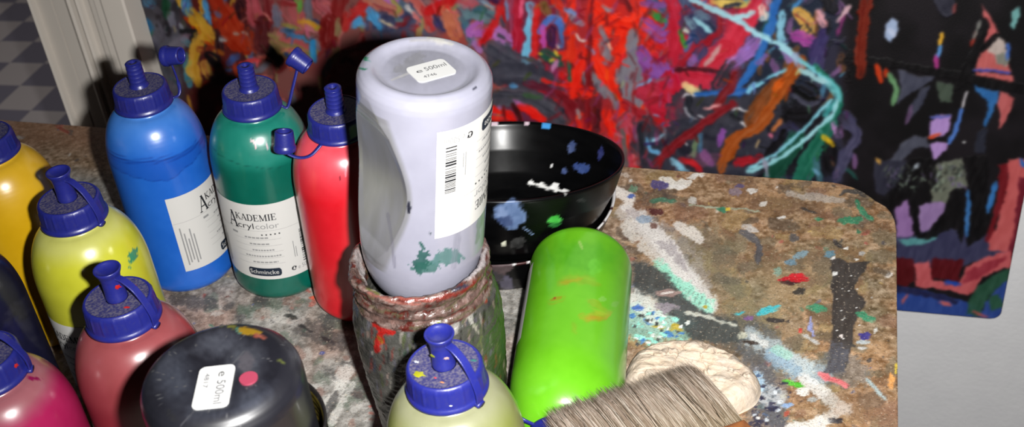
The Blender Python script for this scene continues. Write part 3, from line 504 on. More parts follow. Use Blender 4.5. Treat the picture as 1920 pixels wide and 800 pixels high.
# ---------------------------------------------------------------- dried cream lump
r_c = on_plane(1293, 722, 0.); n = 190
a_, b_ = np.meshgrid(np.linspace(-1, 1, n), np.linspace(-1, 1, n), indexing='ij'); X_ = a_ * np.sqrt(1 - b_ ** 2 / 2); Y_ = b_ * np.sqrt(1 - a_ ** 2 / 2); D_ = np.clip(np.hypot(X_, Y_), 0, 1); tt = np.arctan2(Y_, X_)
g = 1 + .16 * (fbm(np.cos(tt) * 1.5 + 8, np.sin(tt) * 1.5 + 3, 2) - .5) + .03 * (fbm(np.cos(tt) * 5 + 8, np.sin(tt) * 5 + 3, 2) - .5); X_ = X_ * .047 * g; Y_ = Y_ * .034 * g
w0 = fbm(X_ * 45 + 5, Y_ * 60, 3); w1 = fbm(X_ * 150 + 5, Y_ * 190, 4); fold = np.abs(fbm(X_ * 22 + w0 * 1.6 + 3, Y_ * 70 + 9 + w0 * 2, 2) - .5) * 2; fold2 = np.abs(fbm(X_ * 60 + 50, Y_ * 34 + w0 * 3, 3) - .5) * 2
inn = np.clip((.86 - D_) / .2, 0, 1); c1 = np.clip(1 - fold * 8, 0, 1); c2 = np.clip(1 - fold2 * 14, 0, 1) * .6
Z_ = .0185 * (1 - D_ ** 7) ** .55 + (1 - D_ ** 8) * (.010 * (w0 - .5) + .0022 * (w1 - .5)) - inn * (.0056 * c1 + .0034 * c2); Z_ = np.where(D_ > .999, 0, np.maximum(Z_, .0002))
V = np.stack([X_, Y_, Z_], 2).reshape(-1, 3); i, j = np.meshgrid(np.arange(n - 1), np.arange(n - 1), indexing='ij'); q = (i * n + j).ravel(); f = np.stack([q, q + n, q + n + 1, q + 1], 1)
ring_ = np.concatenate([np.arange(n) * n, (n - 1) * n + np.arange(1, n), np.arange(n - 2, -1, -1) * n + n - 1, np.arange(n - 2, 0, -1)])
V = np.vstack([V, [[0, 0, 0]]]); f = [tuple(int(t) for t in r_) for r_ in f] + [(int(ring_[k]), int(ring_[(k + 1) % len(ring_)]), n * n) for k in range(len(ring_))]
w1 = w1.reshape(-1, 1); cr = (np.maximum(c1, c2) * inn * .34).reshape(-1, 1); c = np.array([222, 198, 170]) * (1 - w1) + np.array([212, 200, 186]) * w1; c = c * (1 - cr) + np.array([150, 118, 94]) * cr; c = np.vstack([c, c[:1]])
o = to_mesh('dried_paint_lump', V, f, mat('cream_crust', (0, 0, 0), .7, .3, attr=True, bump=(500, .5, .0012), noise=(260, .35, alb((175, 150, 125), 1.7), .5, .7)), col=alb(c, 1.75)); o.location = tuple(r_c)
tag(o, 'crumpled cream coloured lump of dried paint lying on the table under the wide brush', 'paint lump')

# ---------------------------------------------------------------- wide flat brush
TR = on_plane(1291, 683, .046); FR = on_plane(1394, 788, .046); TL = on_plane(1028, 800, .078)
dh = FR - TR; LH = np.linalg.norm(dh); dh = nrm(dh); dw = TL - TR; dw = nrm(dw - dh * (dw @ dh) * .55); nb = nrm(np.cross(dh, dw)); nb = nb if nb[2] > 0 else -nb; WID = .118
r = empty('flat_brush', FR); tag(r, 'wide flat bristle brush resting on the lime green bottle and the cream lump', 'brush')
fo = FR.copy(); loc = lambda P: np.asarray(P) - fo
NH = 9000; rs = np.random.default_rng(3); a = rs.random(NH); a = np.clip(a, .0, 1); b = rs.random(NH) ** .6; TH = .012
root_ = FR + np.outer(a * WID, dw) - np.outer((1 - b) * TH, nb)
slant = (TL - TR) - dw * ((TL - TR) @ dw); lean = a[:, None] * slant[None] * (WID / abs((TL - TR) @ dw)) * .55
L_ = LH * (1.0 + .05 * rs.standard_normal(NH) + .05 * (n2(a * 14, a * 0) - .5) - .25 * rs.random(NH) * (rs.random(NH) < .2))
tip = root_ - dh[None] * L_[:, None] + lean * .6 + dw[None] * (rs.standard_normal(NH) * .0022)[:, None] + nb[None] * ((b - .6) * .003 + rs.standard_normal(NH) * .0012)[:, None]
mid = (root_ + tip) / 2 + dw[None] * (rs.standard_normal(NH) * .0011)[:, None] + nb[None] * (.0018 * b + .0006 * rs.standard_normal(NH))[:, None]
wd = .00016 + .00012 * rs.random(NH); sd_ = dw
def hair_pts(t): return root_ * ((1 - t) ** 2) + (mid * 2 - (root_ + tip) / 2) * (2 * t * (1 - t)) + tip * t ** 2
VV = []
for t, k in ((0, 1), (.35, 1), (.7, .8), (1, .15)):
    P_ = hair_pts(t)
    for g in range(3): q = 2 * math.pi * g / 3; VV.append(P_ + (np.outer(wd * k * math.cos(q), dw) + np.outer(wd * k * math.sin(q), nb)))
VV = np.stack(VV, 1); fi = np.array([(s * 3 + g, s * 3 + (g + 1) % 3, (s + 1) * 3 + (g + 1) % 3, (s + 1) * 3 + g) for s in range(3) for g in range(3)]); f = (np.arange(NH)[:, None, None] * 12 + fi[None]).reshape(-1, 4)
hc = np.array([[172, 152, 136], [204, 188, 172], [150, 132, 114], [118, 104, 88], [226, 214, 200], [54, 47, 40], [160, 140, 122]])[rs.choice(7, NH, p=[.27, .2, .2, .13, .08, .05, .07])] + rs.normal(0, 8, (NH, 1))
hc = np.repeat(hc[:, None], 12, 1); tw = np.array([0] * 3 + [.35] * 3 + [.7] * 3 + [1] * 3)[None, :, None]; yel = np.clip(1 - tw * 2.0, 0, 1) * .35; hc = hc * (1 - yel) + np.array([128, 112, 70]) * yel
o = to_mesh('bristles', loc(VV.reshape(-1, 3)), f, mat('bristle_hair', (0, 0, 0), .45, .4, attr=True), r, col=alb(np.clip(hc.reshape(-1, 3), 5, 255), 2.0)); o['kind'] = 'stuff'
def slab(o0, la, lb, wa_, wb, ha, hb, nl=2):
    """a tapering block from o0 along +dh; widths along dw, heights along -nb"""
    V = [];
    for t in np.linspace(0, 1, nl):
        w = wa_ + (wb - wa_) * t; h = ha + (hb - ha) * t; c = o0 + dh * (la + (lb - la) * t)
        for x, y in ((0, 0), (1, 0), (1, 1), (0, 1)): V.append(c + dw * ((x - .5) * w) - nb * (y * h + (ha - h) / 2))
    Fc = [(3, 2, 1, 0)] + [(i * 4 + k, i * 4 + (k + 1) % 4, i * 4 + 4 + (k + 1) % 4, i * 4 + 4 + k) for i in range(nl - 1) for k in range(4)] + [tuple(range(4 * nl - 4, 4 * nl))]
    return loc(np.array(V)), Fc
fc_ = FR + dw * WID / 2
V, f = slab(fc_ - nb * .0015, -LH * .82, 0, WID * .98, WID * .99, .008, .010); to_mesh('bristle_core', V, f, mat('packed_hair', alb((90, 76, 58), 2.4), .7, .2, noise=(200, .6, alb((50, 42, 32), 2.4))), r, smooth=False)
V, f = slab(fc_ + nb * .001, -.001, .030, WID * 1.02, WID * 1.02, .0145, .0145); bevel(to_mesh('ferrule', V, f, mat('rusty_ferrule', alb((196, 124, 66), 2.0), .5, .5, .2, noise=(180, .8, alb((140, 84, 52), 2.0)), bump=(400, .4)), r, smooth=False), .002)
V, f = slab(fc_ + nb * .002, .029, .060, WID * .98, WID * .5, .016, .016, 6); bevel(to_mesh('brush_stock', V, f, mat('wood_handle', alb((170, 120, 75), 2.2), .5, .4, noise=(40, .6, alb((120, 80, 48), 2.2))), r, smooth=False), .003)
V, f = slab(fc_ + nb * .002, .059, .19, .032, .022, .016, .013, 8); bevel(to_mesh('handle', V, f, bpy.data.materials['wood_handle'], r, smooth=False), .004)

# ---------------------------------------------------------------- work table
NX, NY = 860, 660; XL, YN = -.98, .16
xs = np.linspace(0, 1, NX); ys = np.linspace(0, 1, NY)
def right_edge(y):
    pts = [(-.2, .0612), (.822, .0612), (.834, .0600), (.845, .0572), (.853, .0530), (.8575, .0480), (.8605, .0445), (.866, .0400), (.872, .0345), (.878, .0260), (.8822, .0150), (.8836, .0085)]
    return np.interp(y, [q[0] for q in pts], [q[1] for q in pts])
yy = YN + (.8836 - YN) * (1 - (1 - ys) ** 1.25); X_ = XL + np.outer(right_edge(yy) - XL, xs); Y_ = np.repeat(yy[:, None], NX, 1); Y_ = Y_ + np.clip((Y_ - .5) / .3836, 0, 1) * np.clip(.0085 - X_, 0, 2) * .0175
P = np.stack([X_, Y_, np.zeros_like(X_)], 2).reshape(-1, 3)
p = Paint(P, (120, 110, 95), None, 2.5); U, Vv = p.U, p.V
na = fbm(P[:, 0] * 60, P[:, 1] * 60, 5)[:, None]; nb_ = fbm(P[:, 0] * 260 + 9, P[:, 1] * 260, 3)[:, None]; nc = fbm(P[:, 0] * 22 + 40, P[:, 1] * 22, 3)[:, None]; nd = n2(P[:, 0] * 420, P[:, 1] * 420)[:, None]
brown = np.array([148, 112, 82]) * (1 - na) + np.array([126, 104, 76]) * na + (nb_ - .5) * 95 + (nd - .5) * 44; brown = brown + np.clip(nc - .5, 0, 1) * np.array([-50, -20, -6]) * 1.6
grey = np.array([96, 96, 92]) * (1 - na) + np.array([150, 146, 140]) * na + (nb_ - .5) * 80 + (nd - .5) * 30; grey = grey + np.clip(nc - .52, 0, 1) * np.array([40, -20, -40])
k = np.clip((U - 1060 + 130 * (nc[:, 0] - .5)) / 140, 0, 1)[:, None]; kb = np.clip((P[:, 1] - .795 + .05 * (nc[:, 0] - .5)) / .04, 0, 1)[:, None] * .75; k = np.maximum(k, kb)
p.c = (grey * (1 - k) + brown * k).astype(np.float32)
red_back = np.clip((P[:, 1] - .83) / .04, 0, 1)[:, None] * np.clip((300 - U) / 100, 0, 1)[:, None]; p.c = p.c * (1 - red_back * .5) + np.array([130, 88, 66]) * red_back * .5
# speckles everywhere
SP = [(205, 200, 194), (60, 58, 60), (96, 60, 52), (150, 80, 70), (70, 110, 90), (80, 90, 130), (190, 160, 90), (40, 40, 44), (170, 166, 160)]
for q in range(700):
    x = random.uniform(0, 1690); y = random.uniform(235, 800); s = random.choice([1.4, 1.8, 2.4, 3.2, 5]); p.B(random.choice(SP), x, y, s * random.uniform(.8, 2.2), s * .8, random.uniform(-40, 40), .6, random.uniform(.4, .9))
for q in range(160): x = random.uniform(380, 700); y = random.uniform(560, 800); p.G(random.choice([(60, 60, 60), (170, 168, 162), (120, 90, 80), (84, 96, 84)]), random.uniform(8, 30), (x, y), (x + random.uniform(4, 20), y + random.uniform(-6, 6)), al=.55)
for q in range(220): x = random.uniform(1140, 1680); y = random.uniform(330, 800); p.G(random.choice([(96, 70, 50), (176, 140, 104), (90, 86, 70), (150, 128, 84), (110, 78, 62), (64, 58, 52)]), random.uniform(10, 44), (x, y), (x + random.uniform(6, 40), y + random.uniform(-8, 8)), al=.5)
TG = [((120, 118, 92), 130, .5, (1330, 480), (1420, 540), (1540, 520)), ((96, 98, 84), 120, .5, (1300, 470), (1360, 590), (1480, 640)), ((66, 70, 70), 70, .85, (1195, 520), (1240, 548), (1300, 590)), ((70, 72, 70), 70, .8, (1300, 610), (1400, 625), (1410, 640)), ((78, 86, 98), 90, .75, (1425, 650), (1440, 720), (1440, 800)), ((60, 68, 84), 50, .7, (1430, 700), (1450, 790)),
      ((178, 184, 180), 90, .85, (1195, 575), (1240, 590)), ((130, 196, 182), 70, .9, (1190, 600), (1240, 622), (1275, 615)), ((206, 212, 206), 40, .8, (1195, 560), (1225, 590)),
      ((186, 180, 176), 40, .9, (1172, 400), (1220, 440), (1265, 490)), ((198, 196, 190), 48, .95, (1195, 415), (1250, 470), (1295, 525)), ((150, 146, 146), 56, .8, (1240, 430), (1290, 480), (1310, 540)), ((198, 196, 190), 40, .95, (1255, 485), (1300, 535), (1328, 572)), ((136, 206, 180), 30, .95, (1236, 498), (1275, 535), (1320, 572)), ((140, 210, 185), 36, .95, (1290, 545), (1325, 575)),
      ((196, 192, 184), 22, .95, (1170, 424), (1205, 462), (1238, 492)), ((214, 210, 204), 22, .95, (1272, 420), (1292, 434), (1312, 448)), ((222, 218, 212), 24, 1., (1158, 358), (1180, 372), (1172, 385)),
      ((176, 192, 198), 44, .95, (1410, 634), (1450, 655), (1490, 680), (1530, 700)), ((170, 188, 196), 48, .95, (1465, 668), (1510, 692), (1538, 705)), ((120, 146, 166), 34, .8, (1450, 668), (1490, 700)), ((200, 200, 197), 30, .95, (1510, 712), (1550, 742), (1585, 768)), ((202, 202, 199), 26, .95, (1580, 768), (1540, 790), (1480, 806)), ((196, 196, 192), 16, .9, (1412, 632), (1435, 645)), ((140, 190, 170), 24, .7, (1455, 655), (1475, 662)),
      ((186, 194, 198), 44, .95, (1432, 735), (1455, 745)), ((160, 190, 210), 26, .9, (1418, 705), (1424, 725)), ((150, 152, 148), 50, .6, (1250, 565), (1290, 580)), ((92, 76, 60), 60, .4, (1560, 760), (1660, 770)), ((150, 112, 86), 90, .4, (1600, 760), (1670, 770)), ((170, 168, 166), 16, .7, (1480, 365), (1580, 375)), ((90, 100, 110), 70, .7, (1560, 690), (1600, 700)),
      ((196, 194, 188), 30, .8, (650, 694), (634, 720)), ((190, 188, 182), 22, .8, (640, 726), (604, 770)), ((186, 184, 178), 16, .8, (662, 720), (640, 756), (622, 790)), ((194, 192, 186), 16, .8, (600, 780), (580, 800)), ((60, 60, 60), 16, .8, (630, 740), (606, 790)), ((52, 50, 50), 40, .7, (560, 610), (640, 640)), ((56, 54, 54), 30, .7, (330, 560), (395, 570)), ((190, 186, 180), 30, .6, (505, 590), (560, 600))]
for c, w, a, *q in TG: p.G(c, w, *q, al=a * (.62 if w >= 44 else .85))
p.Pg((196, 192, 188), (1160, 384), (1195, 425), (1232, 470), (1265, 520), (1290, 555), (1325, 584), (1342, 576), (1312, 540), (1288, 492), (1262, 442), (1236, 420), (1214, 398), (1180, 380), grain=.75, rough=4, al=.95)
p.Pg((200, 197, 192), (1190, 410), (1232, 468), (1262, 512), (1290, 552), (1320, 582), (1334, 574), (1300, 536), (1262, 470), (1226, 420), grain=.7, rough=4, al=.9); p.Pg((134, 202, 178), (1230, 490), (1262, 516), (1290, 530), (1322, 556), (1338, 576), (1322, 582), (1290, 557), (1258, 524), grain=.55, rough=3, al=.85)
p.Pg((150, 144, 146), (1226, 452), (1262, 450), (1286, 490), (1296, 520), (1262, 492), grain=.85, rough=5, al=.75)
for k in range(9): p.S((96, 110, 104), 1.6, (1262 + 8 * k, 528 + 4 * k), (1254 + 8 * k, 546 + 4 * k), al=.7)
p.Pg((56, 62, 62), (1190, 492), (1232, 500), (1268, 536), (1310, 584), (1380, 600), (1404, 640), (1300, 640), (1230, 560), (1190, 545), grain=.62, rough=6, al=.85)
p.Pg((52, 48, 46), (1559, 482), (1600, 492), (1634, 490), (1610, 522), (1603, 542), (1627, 566), (1606, 596), (1598, 618), (1600, 640), (1594, 664), (1588, 690), (1556, 690), (1558, 600), rough=3, al=.97, var=9); p.Pg((72, 72, 78), (1558, 640), (1592, 646), (1590, 700), (1545, 700), grain=.7, rough=5)
# sharply bounded flakes, drips and strokes of dry paint
TS = [((226, 224, 216), 22, (1244, 334), (1268, 345), (1292, 342)), ((228, 226, 220), 12, (1250, 350), (1288, 350)), ((220, 218, 212), 10, (1290, 332), (1322, 326)), ((58, 110, 86), 8, (1222, 376), (1268, 377)), ((160, 168, 146), 4, (1290, 383), (1330, 388), (1425, 396)), ((52, 122, 92), 9, (1345, 392), (1364, 393)), ((82, 82, 86), 18, (1390, 434), (1414, 446), (1424, 466)), ((76, 76, 80), 13, (1425, 462), (1419, 498)), ((196, 190, 184), 15, (1395, 425), (1418, 430)),
      ((182, 184, 172), 8, (1284, 586), (1328, 594), (1380, 611)), ((40, 16, 18), 15, (1466, 528), (1500, 527)), ((188, 14, 28), 14, (1462, 524), (1486, 520), (1512, 523)), ((58, 176, 188), 14, (1422, 590), (1438, 582), (1460, 577)), ((56, 170, 182), 5, (1378, 588), (1396, 586)), ((48, 130, 94), 14, (1516, 574), (1548, 582)), ((52, 132, 96), 15, (1608, 590), (1642, 600)), ((50, 128, 92), 14, (1572, 413), (1614, 411)), ((52, 130, 94), 9, (1528, 409), (1542, 411)), ((50, 126, 92), 13, (1606, 378), (1617, 396), (1634, 411)),
      ((46, 44, 44), 8, (1562, 452), (1582, 467)), ((50, 48, 47), 12, (1592, 645), (1604, 648)), ((62, 60, 58), 10, (1576, 363), (1600, 358), (1622, 366)), ((50, 46, 44), 6, (1502, 390), (1516, 396), (1530, 399)),
      ((142, 150, 200), 9, (1522, 596), (1520, 612), (1526, 630)), ((176, 176, 174), 7, (1506, 628), (1534, 646)), ((212, 108, 112), 13, (1536, 700), (1560, 712), (1588, 722)), ((160, 178, 180), 8, (1624, 710), (1642, 728), (1661, 750)), ((72, 172, 42), 9, (1469, 714), (1506, 725)), ((196, 196, 192), 6, (1640, 622), (1644, 614)), ((176, 186, 190), 9, (1608, 640), (1630, 640)), ((186, 186, 184), 5, (1608, 652), (1626, 652)), ((214, 150, 82), 18, (1670, 700), (1674, 724)), ((36, 38, 60), 14, (1436, 764), (1462, 764)), ((120, 150, 190), 8, (1464, 758), (1486, 760)), ((30, 32, 50), 18, (1414, 770), (1425, 800)), ((40, 40, 46), 12, (1556, 786), (1580, 790)),
      ((134, 66, 52), 7, (110, 240), (130, 248)), ((150, 146, 144), 10, (16, 266), (46, 258)), ((205, 80, 55), 8, (582, 560), (600, 554)), ((36, 34, 36), 7, (560, 610), (585, 622)), ((40, 36, 38), 8, (600, 630), (628, 644)), ((34, 34, 34), 10, (535, 590), (556, 596)), ((150, 126, 120), 14, (1232, 550), (1278, 549)), ((212, 206, 200), 4, (1240, 551), (1264, 546)), ((140, 132, 140), 26, (1230, 572), (1270, 578)), ((176, 152, 42), 14, (1258, 618), (1270, 612), (1280, 618)), ((176, 154, 50), 8, (1222, 612), (1246, 614)), ((60, 100, 176), 16, (1188, 578), (1202, 579)), ((70, 116, 176), 12, (1210, 600), (1220, 606)), ((40, 30, 24), 9, (1394, 640), (1420, 646))]
for c, w, *q in TS: p.S(np.array(c) * .94 + 3, w * .88, *q, rough=.6, taper=.45, dry=.5, al=.93)
TB = [((70, 66, 124), 1237, 347, 17, 10, 0), ((98, 138, 112), 1187, 354, 10, 7, 0), ((60, 92, 168), 1183, 367, 8, 5, 0), ((228, 226, 222), 1183, 338, 5, 4, 0), ((196, 194, 188), 1298, 376, 9, 7, 0), ((222, 180, 40), 1365, 391, 5, 4, 0), ((132, 116, 128), 1378, 359, 15, 8, 0), ((84, 76, 116), 1386, 348, 9, 4, 0), ((220, 218, 214), 1410, 358, 10, 7, 0), ((70, 28, 30), 1230, 396, 18, 8, 10), ((132, 152, 172), 1210, 411, 15, 9, 0), ((104, 74, 66), 1224, 422, 8, 7, 0), ((176, 168, 166), 1186, 400, 16, 10, 20),
      ((72, 70, 72), 1487, 444, 11, 9, 0), ((78, 72, 72), 1658, 457, 6, 5, 40), ((44, 110, 78), 1610, 434, 5, 4, 0), ((236, 236, 232), 1562, 484, 4, 3, 0), ((236, 236, 232), 1564, 514, 5, 4, 0), ((250, 240, 235), 1577, 629, 5, 4, 0), ((226, 226, 222), 1607, 487, 4, 3, 0), ((232, 232, 228), 1587, 468, 5, 3, 0), ((48, 44, 132), 1621, 628, 13, 9, 0), ((210, 208, 202), 1432, 381, 8, 4, -10), ((224, 222, 218), 1466, 407, 8, 3, -20), ((160, 160, 160), 1616, 474, 7, 5, 0), ((110, 76, 130), 1404, 597, 12, 5, 0), ((190, 50, 44), 1502, 620, 5, 6, 0), ((220, 218, 212), 1505, 735, 15, 9, 10), ((150, 154, 152), 1525, 750, 8, 6, 0), ((150, 62, 46), 1476, 776, 5, 6, 0),
      ((212, 180, 66), 1678, 402, 4, 12, 0), ((206, 180, 60), 1680, 690, 4, 10, 0), ((70, 84, 150), 604, 661, 6, 4, 0), ((176, 150, 40), 1322, 575, 5, 4, 0), ((180, 180, 160), 1392, 628, 10, 7, 0), ((88, 130, 150), 1555, 476, 12, 8, 0), ((120, 150, 164), 1500, 478, 16, 7, -20), ((96, 130, 150), 1484, 490, 12, 7, 0), ((44, 42, 40), 1500, 546, 12, 8, 0), ((240, 238, 230), 1422, 782, 3, 3, 0), ((118, 150, 134), 1460, 508, 10, 8, 0), ((34, 32, 34), 1455, 600, 24, 5, 5), ((60, 70, 110), 320, 605, 14, 8, 0), ((150, 160, 60), 1090, 300, 3, 3, 0)]
for c, x, y, a, b, t in TB: p.B(np.array(c) * .92 + 4, x, y, a * .88, b * .88, t, .7, .88)
for q in range(16): p.B((220, 218, 214), 1560 + random.random() * 50, 500 + random.random() * 150, 1.3, 1.1)
for q in range(40): p.B(random.choice([(190, 198, 204), (30, 30, 50), (60, 80, 110), (96, 104, 110)]), random.uniform(1405, 1480), random.uniform(700, 800), random.uniform(2, 6), random.uniform(2, 4), 0, .9, .8)
for q in range(60): p.B(random.choice([(136, 206, 190), (210, 216, 210), (70, 120, 170), (60, 66, 66)]), random.uniform(1186, 1290), random.uniform(585, 650), random.uniform(2, 7), random.uniform(2, 4), 0, .9)
P[:, 2] = p.h * .00022 + (nb_[:, 0] - .5) * .00025
i, j = np.meshgrid(np.arange(NY - 1), np.arange(NX - 1), indexing='ij'); q = (i * NX + j).ravel(); f = np.stack([q, q + 1, q + NX + 1, q + NX], 1)
loop = np.concatenate([np.arange(NX), np.arange(1, NY) * NX + NX - 1, (NY - 1) * NX + np.arange(NX - 2, -1, -1), np.arange(NY - 2, 0, -1) * NX]); n0 = len(P); nl = len(loop)
sk = []
for dz in (-.004, -.024): b_ = P[loop].copy(); b_[:, 2] = dz; sk.append(b_)
P2 = np.vstack([P] + sk); l2 = np.roll(np.arange(nl), -1)
f = np.vstack([f, np.stack([n0 + np.arange(nl), n0 + l2, loop[l2], loop], 1), np.stack([n0 + nl + np.arange(nl), n0 + nl + l2, n0 + l2, n0 + np.arange(nl)], 1)])
quads = f
cl = np.vstack([np.clip(p.c, 3, 255), np.tile([150, 116, 84], (2 * nl, 1))])
tb = empty('work_table', (-.4, .5, -.9)); tag(tb, 'worktable with a brown chipboard top, thickly spattered with dried paint', 'table')
o = to_mesh('tabletop', P2 - np.array([-.4, .5, -.9]), quads, mat('spattered_chipboard', (0, 0, 0), .55, .35, attr=True, bump=(700, .35, .0012), noise=[(620, .5, alb((58, 46, 38), 1.15), .54, .66), (450, .35, alb((205, 188, 166), 1.15), .60, .70), (1500, .3, alb((70, 60, 52), 1.15), .5, .7)], rnoise=(140, .35, .7)), tb, col=alb(cl, 1.10))
V, f = box(-.56, .44, -.32, .36, .874, .8758); to_mesh('underside', V, f, mat('raw_board', alb((140, 110, 80)), .7), tb, smooth=False)
M_leg = mat('table_leg_wood', alb((120, 100, 84)), .6)
for x in (-.52, .40):
    for y in (-.28, .32): V, f = box(x - .025, x + .025, y - .025, y + .025, 0, .876); bevel(to_mesh('leg', V, f, M_leg, tb, smooth=False), .004)

# ---------------------------------------------------------------- painting on the wall
YW = 1.15; XL_, XR_, ZB, ZT = -.8065, .213, -.3585, .36
NX, NY = 920, 640; zs = np.linspace(ZB, ZT, NY)
rc = .012; xr = XR_ - np.where(zs < ZB + rc, rc - np.sqrt(np.maximum(0, rc ** 2 - (ZB + rc - zs) ** 2)), 0)
X_ = XL_ + np.outer(xr - XL_, np.linspace(0, 1, NX)); Z_ = np.repeat(zs[:, None], NX, 1)
P = np.stack([X_, np.full_like(X_, YW), Z_], 2).reshape(-1, 3)
p = Paint(P, (60, 40, 42), None, 1.9); U, Vv = p.U, p.V; S = p.S; B = p.B
# ground colour by region
g = fbm(U / 60, Vv / 60, 3)
def ground(x0, x1, soft, c1, c2):
    k = (np.clip((U - x0) / soft + .5, 0, 1) * np.clip((x1 - U) / soft + .5, 0, 1))[:, None]; q = np.clip((g - .3) * 2.5, 0, 1)[:, None]; p.c[:] = p.c * (1 - k) + (np.array(c1) * (1 - q) + np.array(c2) * q) * k
ground(200, 350, 30, (44, 40, 46), (84, 82, 92)); ground(350, 480, 30, (84, 26, 24), (52, 22, 28)); ground(480, 700, 40, (136, 58, 60), (120, 70, 66)); ground(690, 960, 40, (150, 66, 60), (86, 84, 104))
ground(950, 1070, 30, (128, 28, 42), (90, 40, 70)); ground(1060, 1240, 30, (214, 36, 24), (150, 36, 44)); ground(1230, 1400, 40, (176, 32, 54), (70, 50, 76)); ground(1390, 1590, 40, (44, 42, 58), (28, 36, 52)); ground(1580, 2200, 30, (13, 11, 13), (26, 22, 26))
PALS = [(200, 350, [(60, 58, 66), (110, 108, 120), (35, 95, 130), (25, 25, 28), (84, 84, 96), (80, 124, 138), (30, 66, 48)]), (350, 490, [(150, 44, 18), (100, 28, 24), (46, 18, 24), (176, 130, 44), (64, 100, 150), (120, 50, 50)]),
        (490, 700, [(168, 74, 80), (120, 34, 34), (130, 112, 72), (100, 100, 114), (80, 36, 40), (176, 90, 90)]), (700, 960, [(178, 100, 90), (70, 110, 126), (160, 40, 40), (150, 136, 84), (60, 58, 92), (164, 96, 160), (96, 110, 120)]),
        (960, 1070, [(170, 24, 44), (206, 34, 28), (150, 70, 110), (70, 68, 80), (100, 26, 40)]), (1070, 1230, [(226, 38, 18), (190, 28, 26), (124, 118, 128), (160, 40, 60), (120, 24, 30), (232, 52, 24)]), (1230, 1400, [(186, 30, 54), (54, 52, 66), (120, 70, 130), (60, 110, 160), (130, 20, 34), (70, 80, 110)]),
        (1400, 1590, [(54, 52, 70), (30, 76, 70), (120, 84, 130), (22, 22, 28), (70, 120, 150), (110, 70, 40)]), (1590, 2300, [(16, 13, 15), (24, 20, 24), (48, 48, 60), (36, 20, 20), (10, 9, 10), (20, 18, 20)])]
rnd = random.Random(21)
for q in range(1000):
    x = rnd.uniform(240, 1600); y = rnd.uniform(-420, 340); lo, hi, pal = next((a for a in PALS if a[0] <= x < a[1]), PALS[-1])
    an = rnd.gauss(1.9, .6); L_ = rnd.uniform(10, 46); w = rnd.uniform(4, 15); dx, dy = math.cos(an) * L_, math.sin(an) * L_; bx, by = rnd.uniform(-8, 8), rnd.uniform(-8, 8)
    S(rnd.choice(pal), w, (x, y), (x + dx / 2 + bx, y + dy / 2 + by), (x + dx, y + dy), dry=.7, al=.85)
for q in range(150):     # the part above the picture's edge
    x = rnd.uniform(300, 1900); y = rnd.uniform(-420, -25); lo, hi, pal = next((a for a in PALS if a[0] <= x < a[1]), PALS[-1]); an = rnd.uniform(0, 3.14); L_ = rnd.uniform(50, 140)
    S(rnd.choice(pal), rnd.uniform(14, 30), (x, y), (x + math.cos(an) * L_ / 2 + 15, y + math.sin(an) * L_ / 2), (x + math.cos(an) * L_, min(-12, y + math.sin(an) * L_)), dry=.6)
K = (13, 11, 13)
